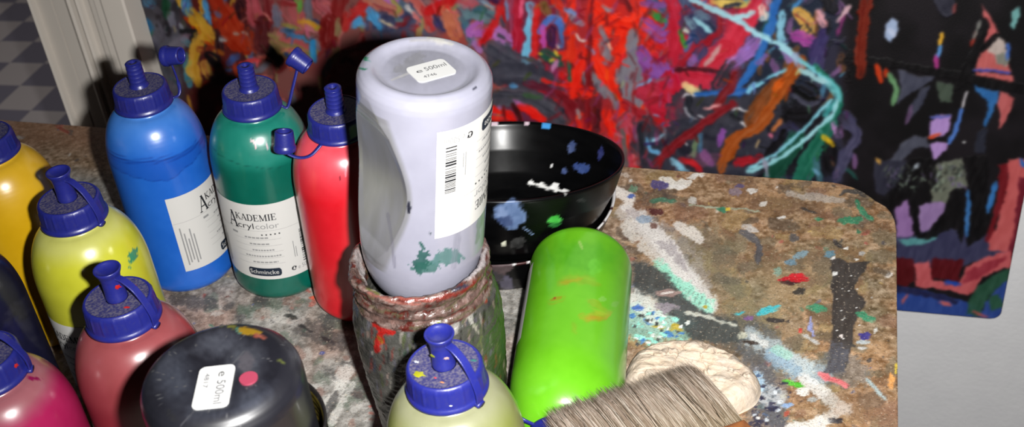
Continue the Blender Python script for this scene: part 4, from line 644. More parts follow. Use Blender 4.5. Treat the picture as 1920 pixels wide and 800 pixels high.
DATA = [
 # far left: grey and teal smudges
 ((44, 40, 46), 30, (300, 10), (310, 60)), ((30, 96, 138), 15, (276, 36), (284, 54)), ((62, 122, 160), 18, (276, 2), (286, 9)), ((20, 68, 44), 15, (310, -4), (312, 30)), ((118, 116, 130), 18, (321, 28), (325, 44)), ((88, 84, 96), 9, (299, 40), (305, 72)), ((70, 66, 76), 12, (288, 12), (300, 22)), ((112, 106, 118), 30, (338, 78), (322, 96)), ((84, 118, 130), 16, (345, 74), (354, 82)), ((92, 90, 104), 13, (289, 72), (297, 100)), ((26, 26, 28), 12, (340, 58), (368, 56)), ((22, 24, 26), 10, (368, 56), (358, 92)), ((130, 112, 130), 12, (350, 66), (344, 72)), ((66, 124, 142), 17, (346, 108), (352, 135), (356, 160)), ((58, 60, 70), 18, (300, 110), (320, 150)), ((76, 72, 84), 22, (330, 130), (325, 180)), ((146, 150, 160), 8, (338, 49), (342, 50)),
 # yellow and orange
 ((62, 96, 70), 12, (372, 30), (386, 62)), ((160, 40, 16), 30, (402, -5), (428, 38), (452, 78)), ((156, 42, 16), 36, (416, 38), (440, 70), (462, 92)), ((168, 58, 18), 12, (352, 34), (364, 48)), ((176, 66, 16), 14, (376, 52), (392, 76), (402, 86)), ((196, 146, 40), 24, (356, 20), (378, 44), (402, 78)), ((206, 154, 44), 10, (332, -4), (344, 18)), ((204, 148, 40), 11, (376, -4), (380, 22)), ((200, 148, 46), 20, (374, 66), (366, 100), (362, 130), (372, 160)), ((190, 142, 60), 18, (384, 120), (392, 140)), ((62, 140, 190), 18, (350, -2), (352, 22)), ((74, 144, 196), 10, (382, 2), (394, 42)), ((120, 40, 22), 15, (374, 92), (398, 92)), ((40, 20, 26), 15, (406, 58), (414, 100)), ((28, 22, 26), 24, (404, 112), (392, 104)), ((150, 78, 24), 8, (412, 94), (418, 102)), ((84, 90, 130), 10, (404, 24), (412, 28)), ((150, 150, 152), 11, (416, 72), (422, 74)), ((160, 140, 132), 7, (440, 61), (446, 64)), ((156, 152, 150), 8, (456, 60), (462, 62)), ((48, 84, 150), 13, (428, 118), (446, 106)), ((60, 74, 120), 8, (424, 130), (432, 132)), ((198, 62, 66), 9, (452, 120), (470, 114), (488, 114)), ((38, 12, 20), 18, (448, 10), (452, 30)), ((150, 44, 18), 20, (470, 60), (480, 92)), ((34, 18, 22), 26, (400, 150), (430, 150)),
 # rose field above the green bottle
 ((172, 72, 82), 32, (472, -5), (480, 36)), ((112, 32, 36), 22, (500, 0), (506, 40)), ((106, 106, 124), 18, (516, 14), (522, 46)), ((166, 78, 82), 40, (545, 18), (560, 44)), ((120, 28, 30), 11, (524, 4), (554, 9)), ((86, 154, 60), 13, (558, -3), (562, 18)), ((98, 98, 110), 15, (578, -3), (582, 40)), ((170, 84, 92), 38, (602, 6), (626, 26)), ((118, 24, 24), 26, (642, -4), (624, 60)), ((172, 34, 36), 16, (684, 4), (668, 26), (648, 52)), ((60, 60, 90), 10, (590, 38), (600, 46)), ((132, 112, 68), 34, (508, 72), (540, 92), (588, 100)), ((128, 110, 72), 18, (550, 104), (582, 108)), ((176, 84, 88), 9, (528, 74), (560, 78), (584, 92)), ((172, 84, 86), 8, (530, 92), (570, 96)), ((178, 102, 110), 15, (566, 50), (596, 56)), ((196, 140, 40), 8, (560, 40), (580, 42), (606, 54)), ((140, 128, 66), 8, (530, 46), (560, 54)), ((60, 96, 136), 9, (528, 56), (550, 57)), ((36, 60, 84), 6, (536, 56), (548, 58)), ((56, 112, 160), 8, (540, 66), (572, 70)), ((38, 128, 184), 11, (570, 68), (586, 80), (590, 112)), ((130, 34, 30), 7, (580, 114), (572, 130)), ((26, 30, 28), 18, (498, 90), (524, 112)), ((40, 60, 110), 8, (536, 98), (542, 104)), ((214, 100, 84), 6, (484, 106), (506, 108)), ((200, 110, 90), 8, (536, 112), (542, 120)), ((110, 22, 22), 32, (614, 42), (612, 78)), ((132, 114, 80), 13, (635, 38), (634, 62)), ((160, 34, 30), 8, (648, 26), (646, 56)), ((72, 150, 204), 15, (664, 48), (676, 34)), ((82, 30, 34), 30, (492, 40), (490, 84)), ((190, 110, 104), 4, (494, 22), (508, 38)),
 # above the lilac grey bottle
 ((178, 40, 40), 20, (660, 22), (694, 10)), ((62, 66, 96), 60, (720, 50), (760, 40)), ((182, 112, 92), 26, (690, -4), (720, 12), (748, 22)), ((150, 70, 70), 8, (700, 8), (740, 24)), ((72, 148, 200), 18, (692, 18), (702, 34), (712, 50)), ((72, 148, 200), 13, (668, 42), (680, 46)), ((44, 44, 72), 12, (714, 24), (738, 36)), ((198, 180, 150), 5, (712, 36), (726, 44), (744, 52)), ((146, 138, 70), 8, (734, -4), (752, 14), (742, 26)), ((76, 96, 116), 12, (752, 2), (768, 16), (786, 30)), ((214, 200, 196), 7, (764, 12), (772, 22)), ((206, 112, 110), 8, (776, 24), (786, 40)), ((190, 92, 84), 16, (772, -4), (794, 20), (806, 54)), ((176, 46, 48), 13, (796, 16), (812, 54)), ((130, 100, 100), 12, (800, 4), (812, 8)), ((188, 16, 20), 18, (856, -4), (836, 8), (804, 18)), ((190, 18, 22), 12, (838, 8), (824, 24)), ((122, 26, 32), 13, (766, 34), (744, 48)), ((90, 120, 124), 12, (744, 34), (752, 38)), ((46, 46, 88), 15, (816, 30), (830, 56)), ((192, 108, 76), 28, (836, 18), (846, 36), (856, 62)), ((180, 96, 80), 8, (852, 24), (862, 60)), ((222, 160, 130), 5, (838, 18), (842, 20)), ((84, 116, 124), 22, (864, 10), (892, 28), (926, 32)), ((62, 108, 122), 18, (866, 36), (876, 52), (882, 74)), ((60, 96, 96), 14, (894, 18), (908, 20)), ((176, 82, 92), 18, (862, 2), (888, 8)), ((118, 140, 160), 6, (900, 2), (926, 14)), ((180, 146, 130), 4, (910, 10), (926, 18)), ((58, 20, 60), 14, (922, -3), (940, 6)), ((168, 92, 172), 22, (902, 46), (884, 60), (920, 60)), ((172, 108, 184), 30, (930, 58), (956, 78)), ((166, 112, 176), 18, (890, 80), (900, 92)), ((60, 62, 70), 10, (936, 66), (944, 70)), ((66, 66, 78), 11, (950, 82), (956, 88)), ((192, 24, 26), 13, (944, 6), (928, 44), (904, 80)), ((190, 20, 26), 16, (914, 60), (902, 82)), ((74, 74, 84), 12, (918, 90), (930, 98)),
 # crimson columns with the blue arch
 ((152, 64, 92), 12, (958, -3), (962, 62)), ((110, 130, 170), 6, (950, 0), (952, 36)), ((166, 18, 44), 16, (972, -4), (970, 96)), ((224, 88, 124), 8, (980, -3), (975, 30)), ((108, 186, 220), 16, (994, 12), (991, 60), (987, 122)), ((206, 30, 30), 13, (1008, 10), (1004, 72), (1000, 116)), ((120, 90, 50), 18, (1018, 8), (1026, 24)), ((206, 46, 26), 16, (1040, 2), (1058, 16)), ((212, 44, 20), 18, (1060, 28), (1072, 60), (1068, 112)), ((74, 118, 196), 14, (1014, 60), (1024, 40), (1042, 38), (1054, 52)), ((190, 76, 168), 12, (1020, 52), (1020, 86)), ((56, 26, 70), 18, (1034, 56), (1034, 82)), ((62, 108, 172), 10, (1052, 56), (1052, 84)), ((26, 74, 58), 30, (1024, 100), (1046, 112)), ((222, 188, 50), 6, (1040, 94), (1046, 104)), ((220, 190, 60), 6, (1032, 114), (1038, 112)), ((212, 180, 50), 5, (1010, 100), (1015, 102)), ((232, 232, 210), 6, (1012, 112), (1016, 114)), ((226, 220, 190), 5, (1044, 84), (1047, 88)), ((188, 122, 168), 11, (1044, 116), (1036, 130)), ((120, 26, 44), 16, (1000, 122), (1020, 150)), ((60, 60, 72), 44, (918, 86), (952, 108), (1000, 132)), ((64, 64, 76), 40, (935, 140), (980, 140), (1020, 148)), ((64, 64, 74), 34, (925, 178), (990, 180), (1040, 205), (1056, 222)), ((92, 26, 44), 14, (985, 155), (1030, 170), (1060, 190)), ((80, 140, 190), 8, (960, 160), (968, 160)), ((58, 84, 58), 9, (984, 178), (1016, 183)), ((164, 92, 152), 8, (964, 188), (982, 198)), ((238, 26, 16), 32, (922, 212), (945, 214)), ((238, 28, 18), 18, (976, 202), (1000, 212), (1018, 224)), ((236, 26, 16), 18, (955, 214), (965, 222)), ((54, 6, 8), 8, (962, 196), (972, 212), (978, 224)), ((96, 8, 10), 6, (945, 200), (948, 222)), ((116, 18, 30), 24, (1046, 178), (1070, 200), (1082, 226)), ((212, 30, 24), 9, (1016, 150), (1050, 158), (1078, 163)), ((210, 28, 24), 14, (1052, 140), (1066, 152)),
 # red-orange field
 ((238, 40, 14), 36, (1112, 10), (1148, 48), (1188, 52), (1218, 26)), ((238, 42, 14), 26, (1196, 4), (1218, 44)), ((230, 36, 16), 16, (1072, -3), (1064, 62)), ((236, 38, 14), 28, (1112, 92), (1136, 150), (1166, 206)), ((238, 36, 14), 18, (1086, 118), (1078, 174)), ((236, 34, 14), 18, (1090, 168), (1114, 172)), ((232, 34, 16), 16, (1136, 210), (1150, 258)), ((228, 34, 18), 20, (1094, 220), (1096, 248)), ((236, 40, 16), 22, (1150, 110), (1168, 84), (1180, 60)), ((228, 36, 20), 14, (1210, 62), (1216, 72)), ((122, 118, 130), 10, (1126, 52), (1136, 76)), ((126, 122, 132), 18, (1128, 84), (1148, 108)), ((124, 122, 132), 20, (1187, 62), (1180, 110), (1164, 148)), ((122, 118, 128), 18, (1162, 136), (1178, 172), (1204, 188)), ((120, 116, 124), 11, (1110, 138), (1126, 168)), ((122, 118, 128), 14, (1138, 164), (1152, 194)), ((130, 124, 134), 8, (1090, 126), (1096, 156)), ((132, 132, 156), 16, (1066, 24), (1080, 36), (1092, 46)), ((110, 130, 180), 12, (1060, 18), (1078, 26)), ((132, 128, 140), 9, (1128, 10), (1148, 22)), ((130, 96, 120), 9, (1130, 116), (1142, 122)), ((140, 150, 190), 7, (1100, 86), (1114, 98)), ((176, 38, 62), 42, (1196, 150), (1266, 182)), ((172, 36, 58), 40, (1204, 172), (1258, 196)), ((184, 62, 80), 26, (1178, 222), (1188, 262), (1182, 316)), ((176, 60, 74), 14, (1163, 226), (1166, 292)), ((198, 92, 98), 14, (1192, 280), (1194, 304)), ((150, 24, 36), 14, (1168, 196), (1200, 210), (1230, 214)), ((98, 94, 92), 9, (1166, 244), (1172, 280), (1173, 320)), ((190, 92, 98), 10, (1132, 262), (1148, 284)), ((150, 22, 30), 10, (1098, 216), (1100, 252)), ((64, 14, 20), 10, (1122, 205), (1118, 252)), ((150, 130, 130), 8, (1082, 206), (1086, 220)), ((120, 18, 26), 7, (1110, -3), (1106, 82)), ((124, 18, 26), 10, (1104, 88), (1101, 236)), ((96, 22, 26), 9, (1176, 2), (1180, 20)), ((132, 70, 156), 24, (1208, 42), (1240, 66)), ((132, 72, 152), 30, (1200, 98), (1226, 132)), ((134, 78, 160), 28, (1238, 122), (1256, 156)), ((122, 70, 140), 16, (1204, 6), (1242, 6)), ((206, 30, 24), 10, (1216, 78), (1240, 90)), ((196, 26, 40), 9, (1224, 100), (1246, 112)), ((44, 130, 62), 11, (1222, 24), (1244, 40)), ((38, 26, 40), 6, (1190, 110), (1198, 150)), ((30, 90, 70), 8, (1066, 118), (1068, 150)), ((112, 172, 214), 6, (1168, 172), (1198, 160), (1222, 149)), ((226, 222, 214), 4, (1080, 66), (1086, 74), (1098, 78)), ((226, 190, 160), 5, (1140, 80), (1146, 92)), ((148, 16, 28), 7, (1062, 166), (1114, 170)),
 ((48, 50, 60), 44, (1206, 238), (1214, 300)), ((48, 50, 62), 40, (1232, 262), (1240, 320)), ((30, 32, 40), 10, (1202, 236), (1200, 280)), ((116, 184, 226), 7, (1220, 206), (1244, 220), (1258, 230)), ((118, 196, 230), 8, (1254, 236), (1244, 252), (1224, 262)), ((200, 226, 236), 4, (1240, 254), (1226, 262)), ((108, 176, 222), 8, (1212, 258), (1222, 280), (1242, 290)),
 # dark nest, yellow top, crimson slab
 ((186, 30, 54), 24, (1258, -4), (1270, 58), (1262, 116)), ((44, 52, 84), 60, (1300, 40), (1330, 60)), ((110, 140, 156), 12, (1288, 34), (1300, 50)), ((96, 120, 140), 14, (1310, 26), (1326, 34)), ((206, 210, 196), 8, (1282, 54), (1290, 58)), ((150, 206, 218), 9, (1304, 34), (1316, 46), (1330, 58)), ((36, 60, 100), 14, (1300, 70), (1312, 78)), ((58, 140, 50), 9, (1275, 60), (1278, 74), (1286, 86)), ((52, 130, 60), 10, (1228, 30), (1240, 40)), ((150, 14, 30), 13, (1346, 62), (1310, 90), (1274, 122)), ((130, 18, 30), 11, (1352, 16), (1346, 66)), ((110, 14, 24), 12, (1300, 6), (1346, 22)), ((198, 40, 62), 44, (1424, -4), (1392, 60), (1350, 122)), ((196, 40, 60), 36, (1360, 90), (1310, 132)), ((196, 152, 150), 8, (1350, 86), (1336, 106), (1324, 122)), ((52, 60, 100), 22, (1318, 92), (1300, 118)), ((150, 104, 182), 30, (1418, 72), (1396, 96), (1372, 118)), ((140, 96, 164), 14, (1300, 108), (1296, 116)), ((222, 192, 92), 14, (1336, 2), (1360, 4), (1396, 8)), ((40, 44, 60), 8, (1360, 12), (1400, 6)), ((190, 170, 90), 8, (1390, 12), (1404, 4)), ((228, 210, 194), 15, (1430, 16), (1432, 32)), ((150, 150, 180), 12, (1440, 4), (1446, 14)), ((190, 24, 50), 40, (1258, 152), (1254, 200), (1262, 232)), ((186, 26, 50), 34, (1230, 196), (1262, 214)), ((192, 36, 60), 30, (1290, 144), (1342, 152)), ((60, 12, 22), 7, (1268, 130), (1320, 130), (1356, 136), (1374, 148)), ((52, 52, 62), 100, (1300, 210), (1380, 230), (1440, 215)), ((46, 46, 58), 90, (1290, 270), (1360, 285), (1430, 290)), ((90, 60, 80), 30, (1300, 290), (1340, 300)), ((244, 218, 150), 16, (1286, 160), (1308, 169)), ((40, 102, 178), 17, (1458, -4), (1442, 58), (1424, 106), (1398, 148), (1374, 166)), ((42, 100, 176), 12, (1306, 178), (1350, 173), (1402, 173)), ((124, 184, 222), 13, (1404, 172), (1414, 158)), ((48, 46, 56), 30, (1368, 122), (1344, 160)), ((126, 30, 34), 15, (1380, 142), (1362, 172), (1340, 200)), ((128, 22, 30), 16, (1374, 194), (1324, 228), (1264, 274), (1228, 308)), ((224, 222, 228), 5, (1280, 182), (1288, 177), (1302, 180)), ((30, 32, 40), 12, (1292, 184), (1290, 204), (1300, 218)), ((170, 170, 180), 4, (1284, 202), (1294, 218), (1306, 222)), ((200, 200, 206), 4, (1310, 216), (1320, 220)), ((222, 150, 152), 6, (1322, 204), (1350, 196)), ((226, 224, 228), 4, (1374, 206), (1386, 203), (1402, 209)), ((226, 224, 228), 5, (1390, 228), (1398, 236)), ((34, 34, 40), 10, (1370, 216), (1386, 222)), ((142, 78, 164), 15, (1356, 244), (1348, 268)), ((134, 82, 132), 22, (1316, 288), (1330, 306)), ((108, 130, 96), 11, (1306, 258), (1300, 292)), ((72, 110, 140), 9, (1314, 254), (1312, 280)), ((226, 226, 228), 3, (1286, 268), (1288, 270)), ((196, 22, 30), 12, (1276, 298), (1300, 306), (1312, 322)), ((140, 202, 228), 13, (1260, 300), (1272, 312), (1284, 322)), ((164, 20, 32), 16, (1378, 306), (1400, 302), (1424, 296)), ((122, 66, 30), 30, (1476, 146), (1440, 186), (1406, 222)), ((164, 76, 22), 24, (1500, 116), (1474, 154), (1452, 190), (1420, 230), (1376, 266), (1352, 318)), ((206, 88, 20), 14, (1466, 150), (1452, 166)), ((130, 66, 28), 12, (1430, 186), (1412, 226)),
 # blue and turquoise line work
 ((60, 130, 190), 9, (1504, -4), (1488, 18)), ((132, 192, 216), 16, (1468, 28), (1462, 52), (1468, 82)), ((216, 166, 80), 26, (1500, 24), (1520, 48), (1512, 58)), ((226, 160, 168), 16, (1534, 24), (1546, 44)), ((120, 30, 40), 3, (1490, 26), (1520, 46)), ((30, 26, 30), 5, (1512, 44), (1522, 60)), ((168, 70, 154), 24, (1490, 68), (1520, 78)), ((60, 50, 96), 34, (1546, 70), (1530, 122)), ((206, 166, 176), 8, (1592, 12), (1570, 40)), ((112, 40, 92), 6, (1582, 28), (1570, 66)), ((150, 120, 180), 20, (1470, 96), (1480, 112)), ((120, 96, 160), 16, (1436, 104), (1422, 118)), ((14, 12, 16), 40, (1480, 215), (1510, 215)), ((14, 12, 16), 34, (1500, 164), (1520, 176)), ((70, 70, 86), 10, (1488, 180), (1520, 196), (1540, 186)), ((30, 30, 40), 30, (1450, 240), (1490, 250)), ((50, 48, 76), 40, (1480, 250), (1470, 290)), ((22, 76, 58), 36, (1490, 262), (1474, 300), (1452, 334)), ((30, 106, 84), 30, (1560, 230), (1540, 262), (1512, 310), (1500, 336)), ((16, 14, 18), 30, (1552, 276), (1560, 310)), ((14, 12, 16), 14, (1470, 250), (1440, 290)), ((192, 112, 62), 7, (1464, 226), (1448, 244)), ((228, 112, 142), 6, (1444, 252), (1447, 255)), ((200, 170, 120), 4, (1424, 262), (1418, 276)), ((128, 200, 222), 6, (1402, 172), (1430, 152), (1474, 130)), ((36, 116, 96), 10, (1528, 122), (1560, 152), (1576, 186), (1566, 218)), ((160, 214, 226), 11, (1296, -2), (1336, 17), (1374, 34), (1420, 62), (1468, 90), (1502, 116)), ((164, 216, 226), 10, (1372, 34), (1394, 30), (1412, 25)), ((150, 160, 196), 16, (1492, 106), (1502, 124)), ((112, 196, 206), 9, (1500, 112), (1538, 140), (1566, 162), (1574, 188)), ((156, 204, 210), 12, (1500, 130), (1530, 146), (1556, 158)), ((96, 180, 184), 14, (1556, 160), (1572, 178)), ((60, 150, 150), 11, (1562, 190), (1546, 214)), ((130, 200, 216), 7, (1558, 186), (1530, 218), (1474, 272), (1440, 296), (1402, 316)), ((156, 218, 226), 8, (1570, 188), (1556, 218), (1512, 258), (1456, 298), (1402, 322)), ((196, 134, 196), 11, (1560, 230), (1566, 248)), ((218, 178, 30), 11, (1546, 256), (1562, 272)), ((64, 110, 120), 12, (1530, 300), (1536, 336)), ((110, 160, 190), 7, (1524, 318), (1534, 326)), ((150, 150, 170), 8, (1434, 300), (1438, 328)),
 # black field with openings
 ((66, 64, 92), 22, (1584, 218), (1606, 252), (1588, 280), (1572, 334)), ((112, 30, 14), 22, (1624, -4), (1616, 60), (1612, 142)), ((60, 18, 14), 14, (1650, -4), (1648, 22)), ((184, 54, 18), 10, (1644, 122), (1652, 152)), ((170, 50, 20), 8, (1660, 130), (1662, 140)), ((36, 26, 28), 16, (1712, -4), (1704, 60), (1700, 118)), ((158, 178, 210), 22, (1664, 70), (1678, 46)), ((180, 190, 214), 10, (1666, 58), (1676, 66)), ((214, 162, 50), 8, (1766, 64), (1762, 84)), ((92, 146, 206), 10, (1764, 88), (1758, 106)), ((160, 52, 124), 10, (1757, 108), (1756, 124)), ((120, 60, 60), 5, (1792, 8), (1788, 22)), ((198, 96, 96), 13, (1842, 14), (1854, 40), (1864, 62), (1852, 86)), ((188, 92, 92), 36, (1848, 118), (1882, 128)), ((196, 96, 94), 18, (1838, 136), (1870, 144), (1898, 150)), ((190, 174, 168), 22, (1870, 80), (1876, 104)), ((150, 150, 140), 16, (1872, 106), (1890, 124)), ((60, 96, 170), 7, (1890, 84), (1888, 110)), ((110, 172, 168), 15, (1908, 22), (1900, 52)), ((204, 186, 172), 13, (1872, -4), (1872, 18)), ((130, 40, 30), 6, (1830, 62), (1822, 84)), ((110, 110, 106), 6, (1838, 40), (1826, 70)), (K, 20, (1854, 46), (1826, 104), (1794, 168)), (K, 9, (1868, 66), (1842, 94)), ((60, 70, 160), 4, (1826, 130), (1892, 136)), (K, 24, (1684, 112), (1750, 128), (1830, 148), (1924, 168)), ((46, 104, 168), 18, (1828, 164), (1856, 172), (1876, 172)), ((44, 104, 166), 14, (1868, 176), (1856, 206), (1846, 236)), ((188, 96, 92), 14, (1858, 182), (1864, 190)), ((188, 92, 92), 24, (1894, 172), (1886, 200), (1874, 240)), ((100, 30, 34), 14, (1912, 180), (1906, 220)), ((74, 76, 94), 20, (1690, 132), (1716, 142), (1744, 144)), ((70, 72, 90), 16, (1736, 152), (1706, 168), (1680, 192)), ((62, 64, 80), 15, (1734, 164), (1716, 204)), ((70, 82, 68), 26, (1772, 160), (1776, 192)), ((92, 134, 92), 9, (1666, 140), (1680, 166), (1674, 196)), ((176, 140, 200), 12, (1676, 198), (1668, 226)), ((92, 70, 100), 8, (1710, 200), (1700, 230)), ((178, 142, 206), 32, (1764, 222), (1756, 258)), ((176, 140, 200), 26, (1776, 272), (1758, 298)), ((200, 76, 50), 6, (1742, 256), (1762, 252)), ((90, 96, 170), 5, (1746, 220), (1780, 216)), ((72, 112, 186), 8, (1802, 206), (1792, 240), (1780, 268)), ((190, 186, 190), 4, (1812, 172), (1804, 200)), (K, 30, (1836, 180), (1822, 230), (1806, 268)), ((76, 78, 92), 28, (1672, 300), (1696, 274), (1736, 262)), ((60, 60, 74), 14, (1840, 250), (1830, 270)), ((236, 236, 236), 4, (1807, 265), (1809, 266)), ((96, 96, 100), 12, (1736, 310), (1712, 344)), ((160, 170, 180), 7, (1722, 308), (1712, 320)), ((110, 116, 106), 30, (1790, 300), (1806, 348)), ((150, 166, 136), 12, (1782, 318), (1796, 336)), ((204, 184, 60), 14, (1668, 312), (1660, 328)), ((126, 176, 210), 16, (1676, 334), (1668, 350)), ((110, 92, 130), 20, (1654, 344), (1650, 360)), ((190, 140, 60), 5, (1644, 296), (1650, 306)),
 ((150, 110, 166), 46, (1694, 386), (1704, 446)), ((150, 116, 166), 44, (1726, 392), (1760, 410)), ((176, 150, 190), 12, (1724, 410), (1744, 400)), ((92, 160, 160), 16, (1698, 452), (1750, 446)), ((150, 170, 142), 26, (1756, 334), (1762, 366)), ((64, 70, 110), 50, (1690, 484), (1770, 470), (1840, 474)), ((90, 84, 106), 26, (1740, 462), (1830, 440)), (K, 44, (1680, 352), (1696, 332)), (K, 30, (1694, 352), (1676, 388)), (K, 16, (1700, 352), (1711, 400), (1721, 446)), (K, 12, (1722, 446), (1740, 440), (1760, 424)), (K, 26, (1756, 426), (1776, 398), (1790, 362)), (K, 18, (1792, 356), (1802, 400), (1802, 452)), (K, 20, (1738, 318), (1748, 356)), (K, 38, (1846, 290), (1836, 350), (1830, 400)), (K, 40, (1838, 400), (1832, 448)), ((48, 108, 172), 9, (1866, 344), (1852, 396)), ((52, 106, 166), 8, (1816, 360), (1812, 440)), ((112, 20, 26), 22, (1884, 300), (1866, 370), (1858, 430)), ((72, 70, 96), 20, (1876, 300), (1858, 352)), ((198, 92, 90), 36, (1918, 296), (1896, 390), (1880, 460)), ((198, 92, 90), 24, (1862, 460), (1890, 468)), ((30, 110, 200), 8, (1914, 300), (1918, 310)), ((110, 26, 40), 20, (1920, 380), (1900, 470)), ((150, 60, 70), 26, (1820, 520), (1880, 488)), ((84, 12, 18), 36, (1686, 506), (1712, 522)), ((200, 90, 94), 28, (1728, 492), (1734, 530), (1796, 548), (1850, 522), (1896, 494)), ((88, 12, 20), 40, (1756, 506), (1800, 512)), ((150, 40, 56), 12, (1806, 524), (1880, 500)), ((34, 36, 74), 16, (1688, 544), (1750, 554), (1806, 564)), ((44, 72, 150), 40, (1684, 564), (1740, 574), (1800, 588)), ((190, 92, 92), 5, (1762, 566), (1784, 572)), ((190, 92, 92), 4, (1700, 552), (1690, 566)), ((50, 78, 152), 34, (1850, 566), (1880, 586)), ((40, 82, 62), 24, (1820, 596), (1840, 556), (1894, 520)), ((40, 84, 60), 22, (1872, 560), (1886, 576)), ((200, 84, 80), 5, (1826, 584), (1848, 592)), ((26, 70, 170), 8, (1774, 530), (1800, 532))]
for c, *q in [((172, 30, 55), (1190, 150), (1216, 158), (1260, 148), (1276, 130), (1356, 138), (1350, 150), (1300, 170), (1283, 182), (1270, 192), (1272, 230), (1240, 212), (1205, 196), (1180, 170)), ((186, 44, 64), (1428, -6), (1420, 46), (1385, 92), (1355, 129), (1302, 129), (1345, 72), (1375, 45), (1408, 22)), ((116, 62, 142), (1194, 92), (1215, 108), (1240, 124), (1263, 124), (1263, 160), (1250, 167), (1230, 156), (1200, 146), (1189, 120)), ((96, 24, 32), (1086, 130), (1112, 120), (1130, 170), (1122, 256), (1082, 250), (1078, 190)), ((60, 58, 68), (915, 84), (950, 98), (1010, 128), (1040, 146), (1062, 170), (1040, 168), (990, 160), (940, 152), (915, 150)), ((62, 60, 70), (918, 168), (980, 176), (1030, 190), (1062, 226), (1058, 244), (1020, 232), (990, 196), (918, 200)), ((44, 44, 54), (1284, 178), (1320, 178), (1400, 182), (1470, 190), (1440, 250), (1400, 330), (1200, 330), (1200, 232), (1250, 240), (1276, 226)), ((20, 18, 24), (1470, 180), (1560, 190), (1560, 330), (1420, 330), (1444, 262))]: p.Pg(c, *q, rough=4, edge=5, al=.9)
for c, w, *q in DATA:
    if not (q[0][0] > 1636 and w >= 12): S(c, w, *q, rough=.45, dry=.55, taper=.12, edge=3.2, al=.94)
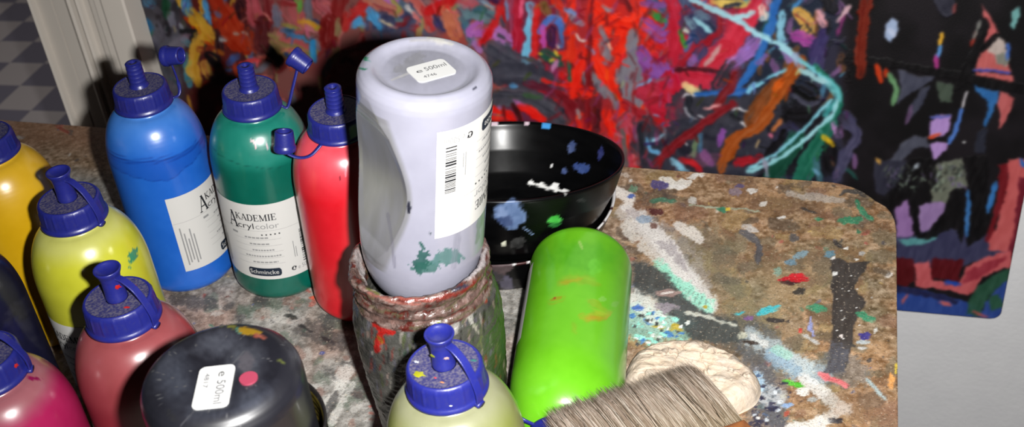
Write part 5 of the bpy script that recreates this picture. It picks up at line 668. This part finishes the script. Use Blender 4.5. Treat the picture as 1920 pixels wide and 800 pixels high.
PG = [((122, 118, 128), (1187, 58), (1197, 76), (1194, 100), (1206, 148), (1192, 164), (1176, 178), (1206, 188), (1200, 202), (1168, 182), (1158, 150), (1163, 130), (1178, 108)), ((226, 32, 16), (1068, 186), (1078, 122), (1094, 112), (1104, 128), (1092, 134), (1086, 168), (1110, 172), (1110, 184)), ((118, 114, 124), (1112, 138), (1130, 152), (1142, 184), (1130, 186), (1114, 160)), ((112, 108, 118), (1144, 168), (1158, 188), (1160, 206), (1148, 204)),
      ((198, 98, 98), (1840, 6), (1848, 20), (1868, 50), (1873, 62), (1862, 76), (1845, 86), (1850, 60), (1856, 46), (1845, 30)), ((190, 94, 92), (1842, 95), (1855, 88), (1865, 105), (1890, 118), (1896, 136), (1829, 131), (1834, 112)), ((194, 96, 94), (1829, 133), (1898, 142), (1899, 154), (1860, 150), (1830, 141)), ((188, 172, 164), (1852, 94), (1872, 68), (1885, 80), (1891, 110), (1889, 123), (1870, 118), (1862, 102)), ((120, 120, 110), (1864, 104), (1882, 98), (1892, 112), (1888, 124), (1870, 120)),
      ((186, 92, 92), (1876, 170), (1903, 182), (1894, 205), (1880, 236), (1872, 243), (1874, 210), (1868, 194)), ((46, 104, 166), (1824, 157), (1850, 168), (1873, 170), (1868, 195), (1858, 216), (1846, 239), (1841, 236), (1850, 205), (1850, 186), (1834, 176)), ((176, 140, 204), (1741, 253), (1745, 228), (1765, 214), (1781, 215), (1782, 235), (1770, 256), (1755, 256)), ((176, 140, 202), (1741, 270), (1760, 264), (1781, 268), (1770, 286), (1751, 304), (1748, 286)),
      ((68, 70, 86), (1684, 129), (1720, 144), (1757, 142), (1740, 156), (1700, 180), (1681, 196), (1690, 165)), ((60, 62, 78), (1728, 166), (1743, 160), (1730, 196), (1699, 232), (1704, 205)), ((160, 178, 210), (1659, 50), (1672, 34), (1683, 40), (1685, 60), (1668, 79), (1660, 72)), ((74, 76, 90), (1670, 300), (1690, 268), (1715, 253), (1736, 257), (1741, 276), (1715, 280), (1690, 302)), ((66, 78, 66), (1756, 152), (1788, 158), (1786, 192), (1764, 192)), ((112, 168, 166), (1896, 22), (1914, 12), (1908, 40), (1902, 58), (1894, 50)), ((40, 42, 54), (1834, 244), (1852, 240), (1846, 290), (1826, 284)),
      ((44, 44, 58), (1640, 300), (1700, 300), (1706, 345), (1670, 372), (1640, 360)), ((108, 112, 98), (1744, 308), (1806, 298), (1814, 350), (1785, 356), (1770, 390), (1750, 386), (1742, 350)), ((150, 112, 168), (1680, 376), (1706, 372), (1718, 430), (1700, 458), (1680, 450)), ((150, 120, 170), (1722, 385), (1760, 376), (1778, 384), (1762, 408), (1740, 436), (1724, 438)), ((58, 58, 88), (1680, 446), (1780, 428), (1862, 436), (1896, 470), (1800, 500), (1680, 496)), ((88, 150, 152), (1682, 448), (1720, 446), (1762, 434), (1752, 452), (1700, 462)), ((84, 12, 18), (1676, 482), (1716, 485), (1714, 525), (1700, 536), (1676, 532)), ((112, 22, 30), (1872, 308), (1892, 308), (1890, 345), (1877, 390), (1866, 432), (1854, 456), (1848, 450), (1862, 400), (1872, 350)), ((198, 92, 92), (1892, 298), (1940, 298), (1920, 380), (1906, 420), (1893, 471), (1854, 469), (1854, 455), (1868, 430), (1880, 380), (1889, 340)), ((104, 24, 40), (1912, 330), (1930, 330), (1900, 480), (1890, 476), (1902, 420)),
      ((200, 92, 96), (1713, 495), (1743, 488), (1747, 520), (1750, 526), (1800, 529), (1812, 500), (1850, 480), (1895, 468), (1897, 502), (1870, 506), (1840, 521), (1826, 546), (1815, 553), (1790, 546), (1750, 541), (1717, 536)), ((150, 48, 62), (1812, 508), (1850, 490), (1888, 482), (1870, 500), (1830, 522), (1806, 530)), ((88, 12, 20), (1746, 484), (1806, 487), (1798, 526), (1747, 523)), ((44, 72, 148), (1676, 534), (1715, 540), (1790, 560), (1832, 574), (1862, 590), (1880, 600), (1676, 590)), ((32, 34, 70), (1676, 534), (1715, 540), (1800, 562), (1796, 570), (1715, 552), (1676, 548)), ((40, 82, 62), (1812, 588), (1818, 560), (1832, 538), (1860, 514), (1900, 498), (1897, 522), (1868, 542), (1850, 562), (1838, 594)), ((48, 76, 150), (1838, 596), (1850, 565), (1870, 540), (1893, 524), (1885, 562), (1878, 602)), ((40, 84, 60), (1852, 556), (1872, 552), (1884, 574), (1860, 584)),
      (K, (1652, 374), (1680, 346), (1700, 310), (1710, 298), (1754, 298), (1757, 345), (1746, 356), (1740, 322), (1717, 330), (1719, 380), (1723, 425), (1727, 438), (1742, 434), (1753, 420), (1768, 394), (1780, 362), (1790, 354), (1806, 360), (1813, 385), (1809, 440), (1802, 455), (1796, 442), (1797, 402), (1792, 424), (1772, 434), (1745, 448), (1721, 448), (1712, 430), (1704, 392), (1699, 372), (1686, 386), (1672, 397)), (K, (1806, 292), (1851, 292), (1852, 350), (1848, 398), (1858, 404), (1850, 440), (1812, 462), (1812, 440), (1820, 400), (1818, 360), (1814, 330)), (K, (1630, 105), (1690, 116), (1760, 128), (1840, 142), (1930, 160), (1930, 176), (1870, 168), (1824, 158), (1760, 144), (1690, 130), (1630, 122)), (K, (1850, 40), (1857, 50), (1840, 92), (1822, 128), (1810, 160), (1786, 168), (1812, 110))]
for c, *q in PG: p.Pg(c, *q, rough=3.5, edge=3.5, al=.95, var=9)
for c, w, *q in DATA:
    if q[0][0] > 1636 and w < 12: S(c, w, *q, rough=.5, dry=.5, taper=.15, edge=2.6, al=.94)
for q in range(160): x = rnd.choice([rnd.uniform(1745, 1812), rnd.uniform(1660, 1730)]); y = rnd.uniform(305, 352); S(rnd.choice([(140, 158, 140), (80, 86, 80), (60, 70, 64), (110, 96, 130), (24, 24, 24), (24, 24, 24)]), rnd.uniform(2, 5), (x, y), (x + rnd.uniform(-6, 6), y + rnd.uniform(2, 10)), al=.55)
for q in range(150):
    x = rnd.uniform(1040, 1260); y = rnd.uniform(0, 300); an = rnd.gauss(1.9, .5); L_ = rnd.uniform(8, 34); S(rnd.choice([(96, 22, 28), (120, 24, 34), (112, 104, 114), (70, 48, 58), (150, 30, 30), (140, 60, 110)]), rnd.uniform(3, 8), (x, y), (x + math.cos(an) * L_, y + math.sin(an) * L_), dry=.9, al=.6, edge=3)
for q in range(420):     # small late dabs that take up a colour already there and shift it a little
    x = rnd.uniform(260, 1600); y = rnd.uniform(0, 330); ix = p.sel(x - 2, x + 2, y - 2, y + 2)
    if not len(ix): continue
    c = p.c[ix[0]] * rnd.uniform(.7, 1.25) + np.array([rnd.gauss(0, 14) for _ in range(3)]); an = rnd.gauss(1.9, .8); L_ = rnd.uniform(5, 20)
    S(tuple(np.clip(c, 8, 240)), rnd.uniform(2, 6), (x, y), (x + math.cos(an) * L_, y + math.sin(an) * L_), dry=.8, al=.8)
G2 = p.c.reshape(NY, NX, 3); Hh = p.h.reshape(NY, NX)
for it in range(3): G2 = (np.roll(G2, 1, 0) + np.roll(G2, -1, 0) + np.roll(G2, 1, 1) + np.roll(G2, -1, 1) + 3 * G2) / 7      # wet paint bleeds
p.c = G2.reshape(-1, 3)
P[:, 1] -= p.h * .0006
i, j = np.meshgrid(np.arange(NY - 1), np.arange(NX - 1), indexing='ij'); q = (i * NX + j).ravel(); f = np.stack([q, q + 1, q + NX + 1, q + NX], 1)
loop = np.concatenate([np.arange(NX), np.arange(1, NY) * NX + NX - 1, (NY - 1) * NX + np.arange(NX - 2, -1, -1), np.arange(NY - 2, 0, -1) * NX]); nl = len(loop); n0 = len(P)
bk = P[loop].copy(); bk[:, 1] = YW + .018; l2 = np.roll(np.arange(nl), -1); f = np.vstack([f, np.stack([loop, n0 + np.arange(nl), n0 + l2, loop[l2]], 1)])
o = to_mesh('abstract_painting', np.vstack([P, bk]), f, mat('oil_paint', (0, 0, 0), .42, .4, attr=True, bump=(500, .15, .001)), col=alb(np.vstack([np.clip(p.c, 3, 255), np.clip(p.c[loop] * .8, 3, 255)]), 1.2))
tag(o, 'large abstract painting in red, blue and black brush strokes on the wall behind the table', 'painting')

# ---------------------------------------------------------------- room
M_wall = mat('plaster_wall', alb((208, 208, 209), 1.0), .85, .2, bump=(160, .25, .002), noise=(30, .15, alb((180, 180, 184), 1.0)))
def struct(name, V, f, m, smooth=False): o = to_mesh(name, V, f, m, None, smooth); o['kind'] = 'structure'; return o
ZF = -.9
V, f = box(-.83, 1.6, YW + .019, YW + .14, ZF, 1.6); struct('wall_back', V, f, M_wall)
# moulded door casing: profile in x (along the wall) and y
pf = [(-.8055, 1.17), (-.8055, 1.118), (-.808, 1.116), (-.835, 1.116), (-.838, 1.1175), (-.846, 1.1175), (-.8500, 1.124), (-.858, 1.1245), (-.8605, 1.134), (-.8740, 1.135), (-.8760, 1.128), (-.8790, 1.1265), (-.8815, 1.129), (-.8830, 1.140), (-.8865, 1.1405), (-.888, 1.129), (-.8915, 1.1275), (-.8955, 1.130), (-.897, 1.1365), (-.9195, 1.138), (-.9200, 1.142), (-.9215, 1.142), (-.922, 1.138), (-.9440, 1.1395), (-.9450, 1.131), (-.9480, 1.1295), (-.9505, 1.132), (-.9515, 1.29), (-.86, 1.29), (-.86, 1.17)]
M_trim = mat('door_frame_paint', alb((204, 196, 186), 1.0), .5, .4, noise=(14, .2, alb((190, 184, 176), 1.0)), bump=(60, .1, .001))
V, f = prism(pf[::-1], ZF, 1.25); struct('trim_1', V, f, M_trim)
fl = bpy.data.materials.new('checker_floor'); fl.use_nodes = True; nt = fl.node_tree; N = nt.nodes; Ls = nt.links
tc = N.new('ShaderNodeTexCoord'); mp = N.new('ShaderNodeMapping'); ck = N.new('ShaderNodeTexChecker'); Ls.new(tc.outputs['Object'], mp.inputs['Vector']); Ls.new(mp.outputs['Vector'], ck.inputs['Vector'])
mp.inputs['Scale'].default_value = (1 / .109, 1 / .126, 0); mp.inputs['Location'].default_value = (2.078 / .109, -2.256 / .126, .5)
mp.inputs['Rotation'].default_value = (0, 0, math.radians(-2)); ck.inputs['Scale'].default_value = 1.0
ck.inputs['Color1'].default_value = (*[float(v) for v in alb((190, 182, 182), 1.)], 1); ck.inputs['Color2'].default_value = (*[float(v) for v in alb((128, 124, 138), 1.)], 1)
Ls.new(ck.outputs['Color'], N['Principled BSDF'].inputs['Base Color']); N['Principled BSDF'].inputs['Roughness'].default_value = .55
V, f = box(-4.2, 1.6, -.6, 5.0, ZF - .05, ZF); struct('floor', V, f, fl)

# ---------------------------------------------------------------- camera, flash, added fill for the far floor, faint room light
cd = bpy.data.cameras.new('camera'); cam = bpy.data.objects.new('camera', cd); C.objects.link(cam); cd.sensor_width = 36; cd.sensor_fit = 'HORIZONTAL'; cd.lens = F / 1920 * 36
m = Matrix.Identity(4)
for i in range(3):
    m[i][0] = float(R[i, 0]); m[i][1] = float(-R[i, 1]); m[i][2] = float(-R[i, 2]); m[i][3] = float(CAM[i])
cam.matrix_world = m; cd.clip_start = .02; cd.dof.use_dof = True; cd.dof.focus_distance = .78; cd.dof.aperture_fstop = 16
bpy.context.scene.camera = cam
ld = bpy.data.lights.new('flash', 'SPOT'); ld.energy = 84; ld.spot_size = math.radians(96); ld.spot_blend = 1.; ld.shadow_soft_size = .009; ld.color = (1, .985, .965); lo = bpy.data.objects.new('flash', ld); C.objects.link(lo)
lo.location = tuple(CAM + R[:, 0] * .034 + R[:, 2] * .055 - R[:, 1] * .004)
aim = Vector(R @ np.array([(1150 - 960) / F, (430 - 400) / F, 1.])); lo.rotation_euler = aim.to_track_quat('-Z', 'Y').to_euler()
l2_ = bpy.data.lights.new('added_floor_fill', 'POINT'); l2_.energy = 32; l2_.shadow_soft_size = .12; l2_.color = (1, .95, .92); h_ = bpy.data.objects.new('added_floor_fill', l2_); C.objects.link(h_); h_.location = (-1.7, 2.6, 1.3)  # unseen point light added to brighten the checkered floor beyond the doorway
w = bpy.data.worlds.new('room'); bpy.context.scene.world = w; w.use_nodes = True; w.node_tree.nodes['Background'].inputs[0].default_value = (1, .97, .93, 1); w.node_tree.nodes['Background'].inputs[1].default_value = .004
vs = bpy.context.scene.view_settings; vs.view_transform = 'Standard'; vs.look = 'None'; vs.exposure = 0; vs.gamma = 1; vs.use_curve_mapping = False
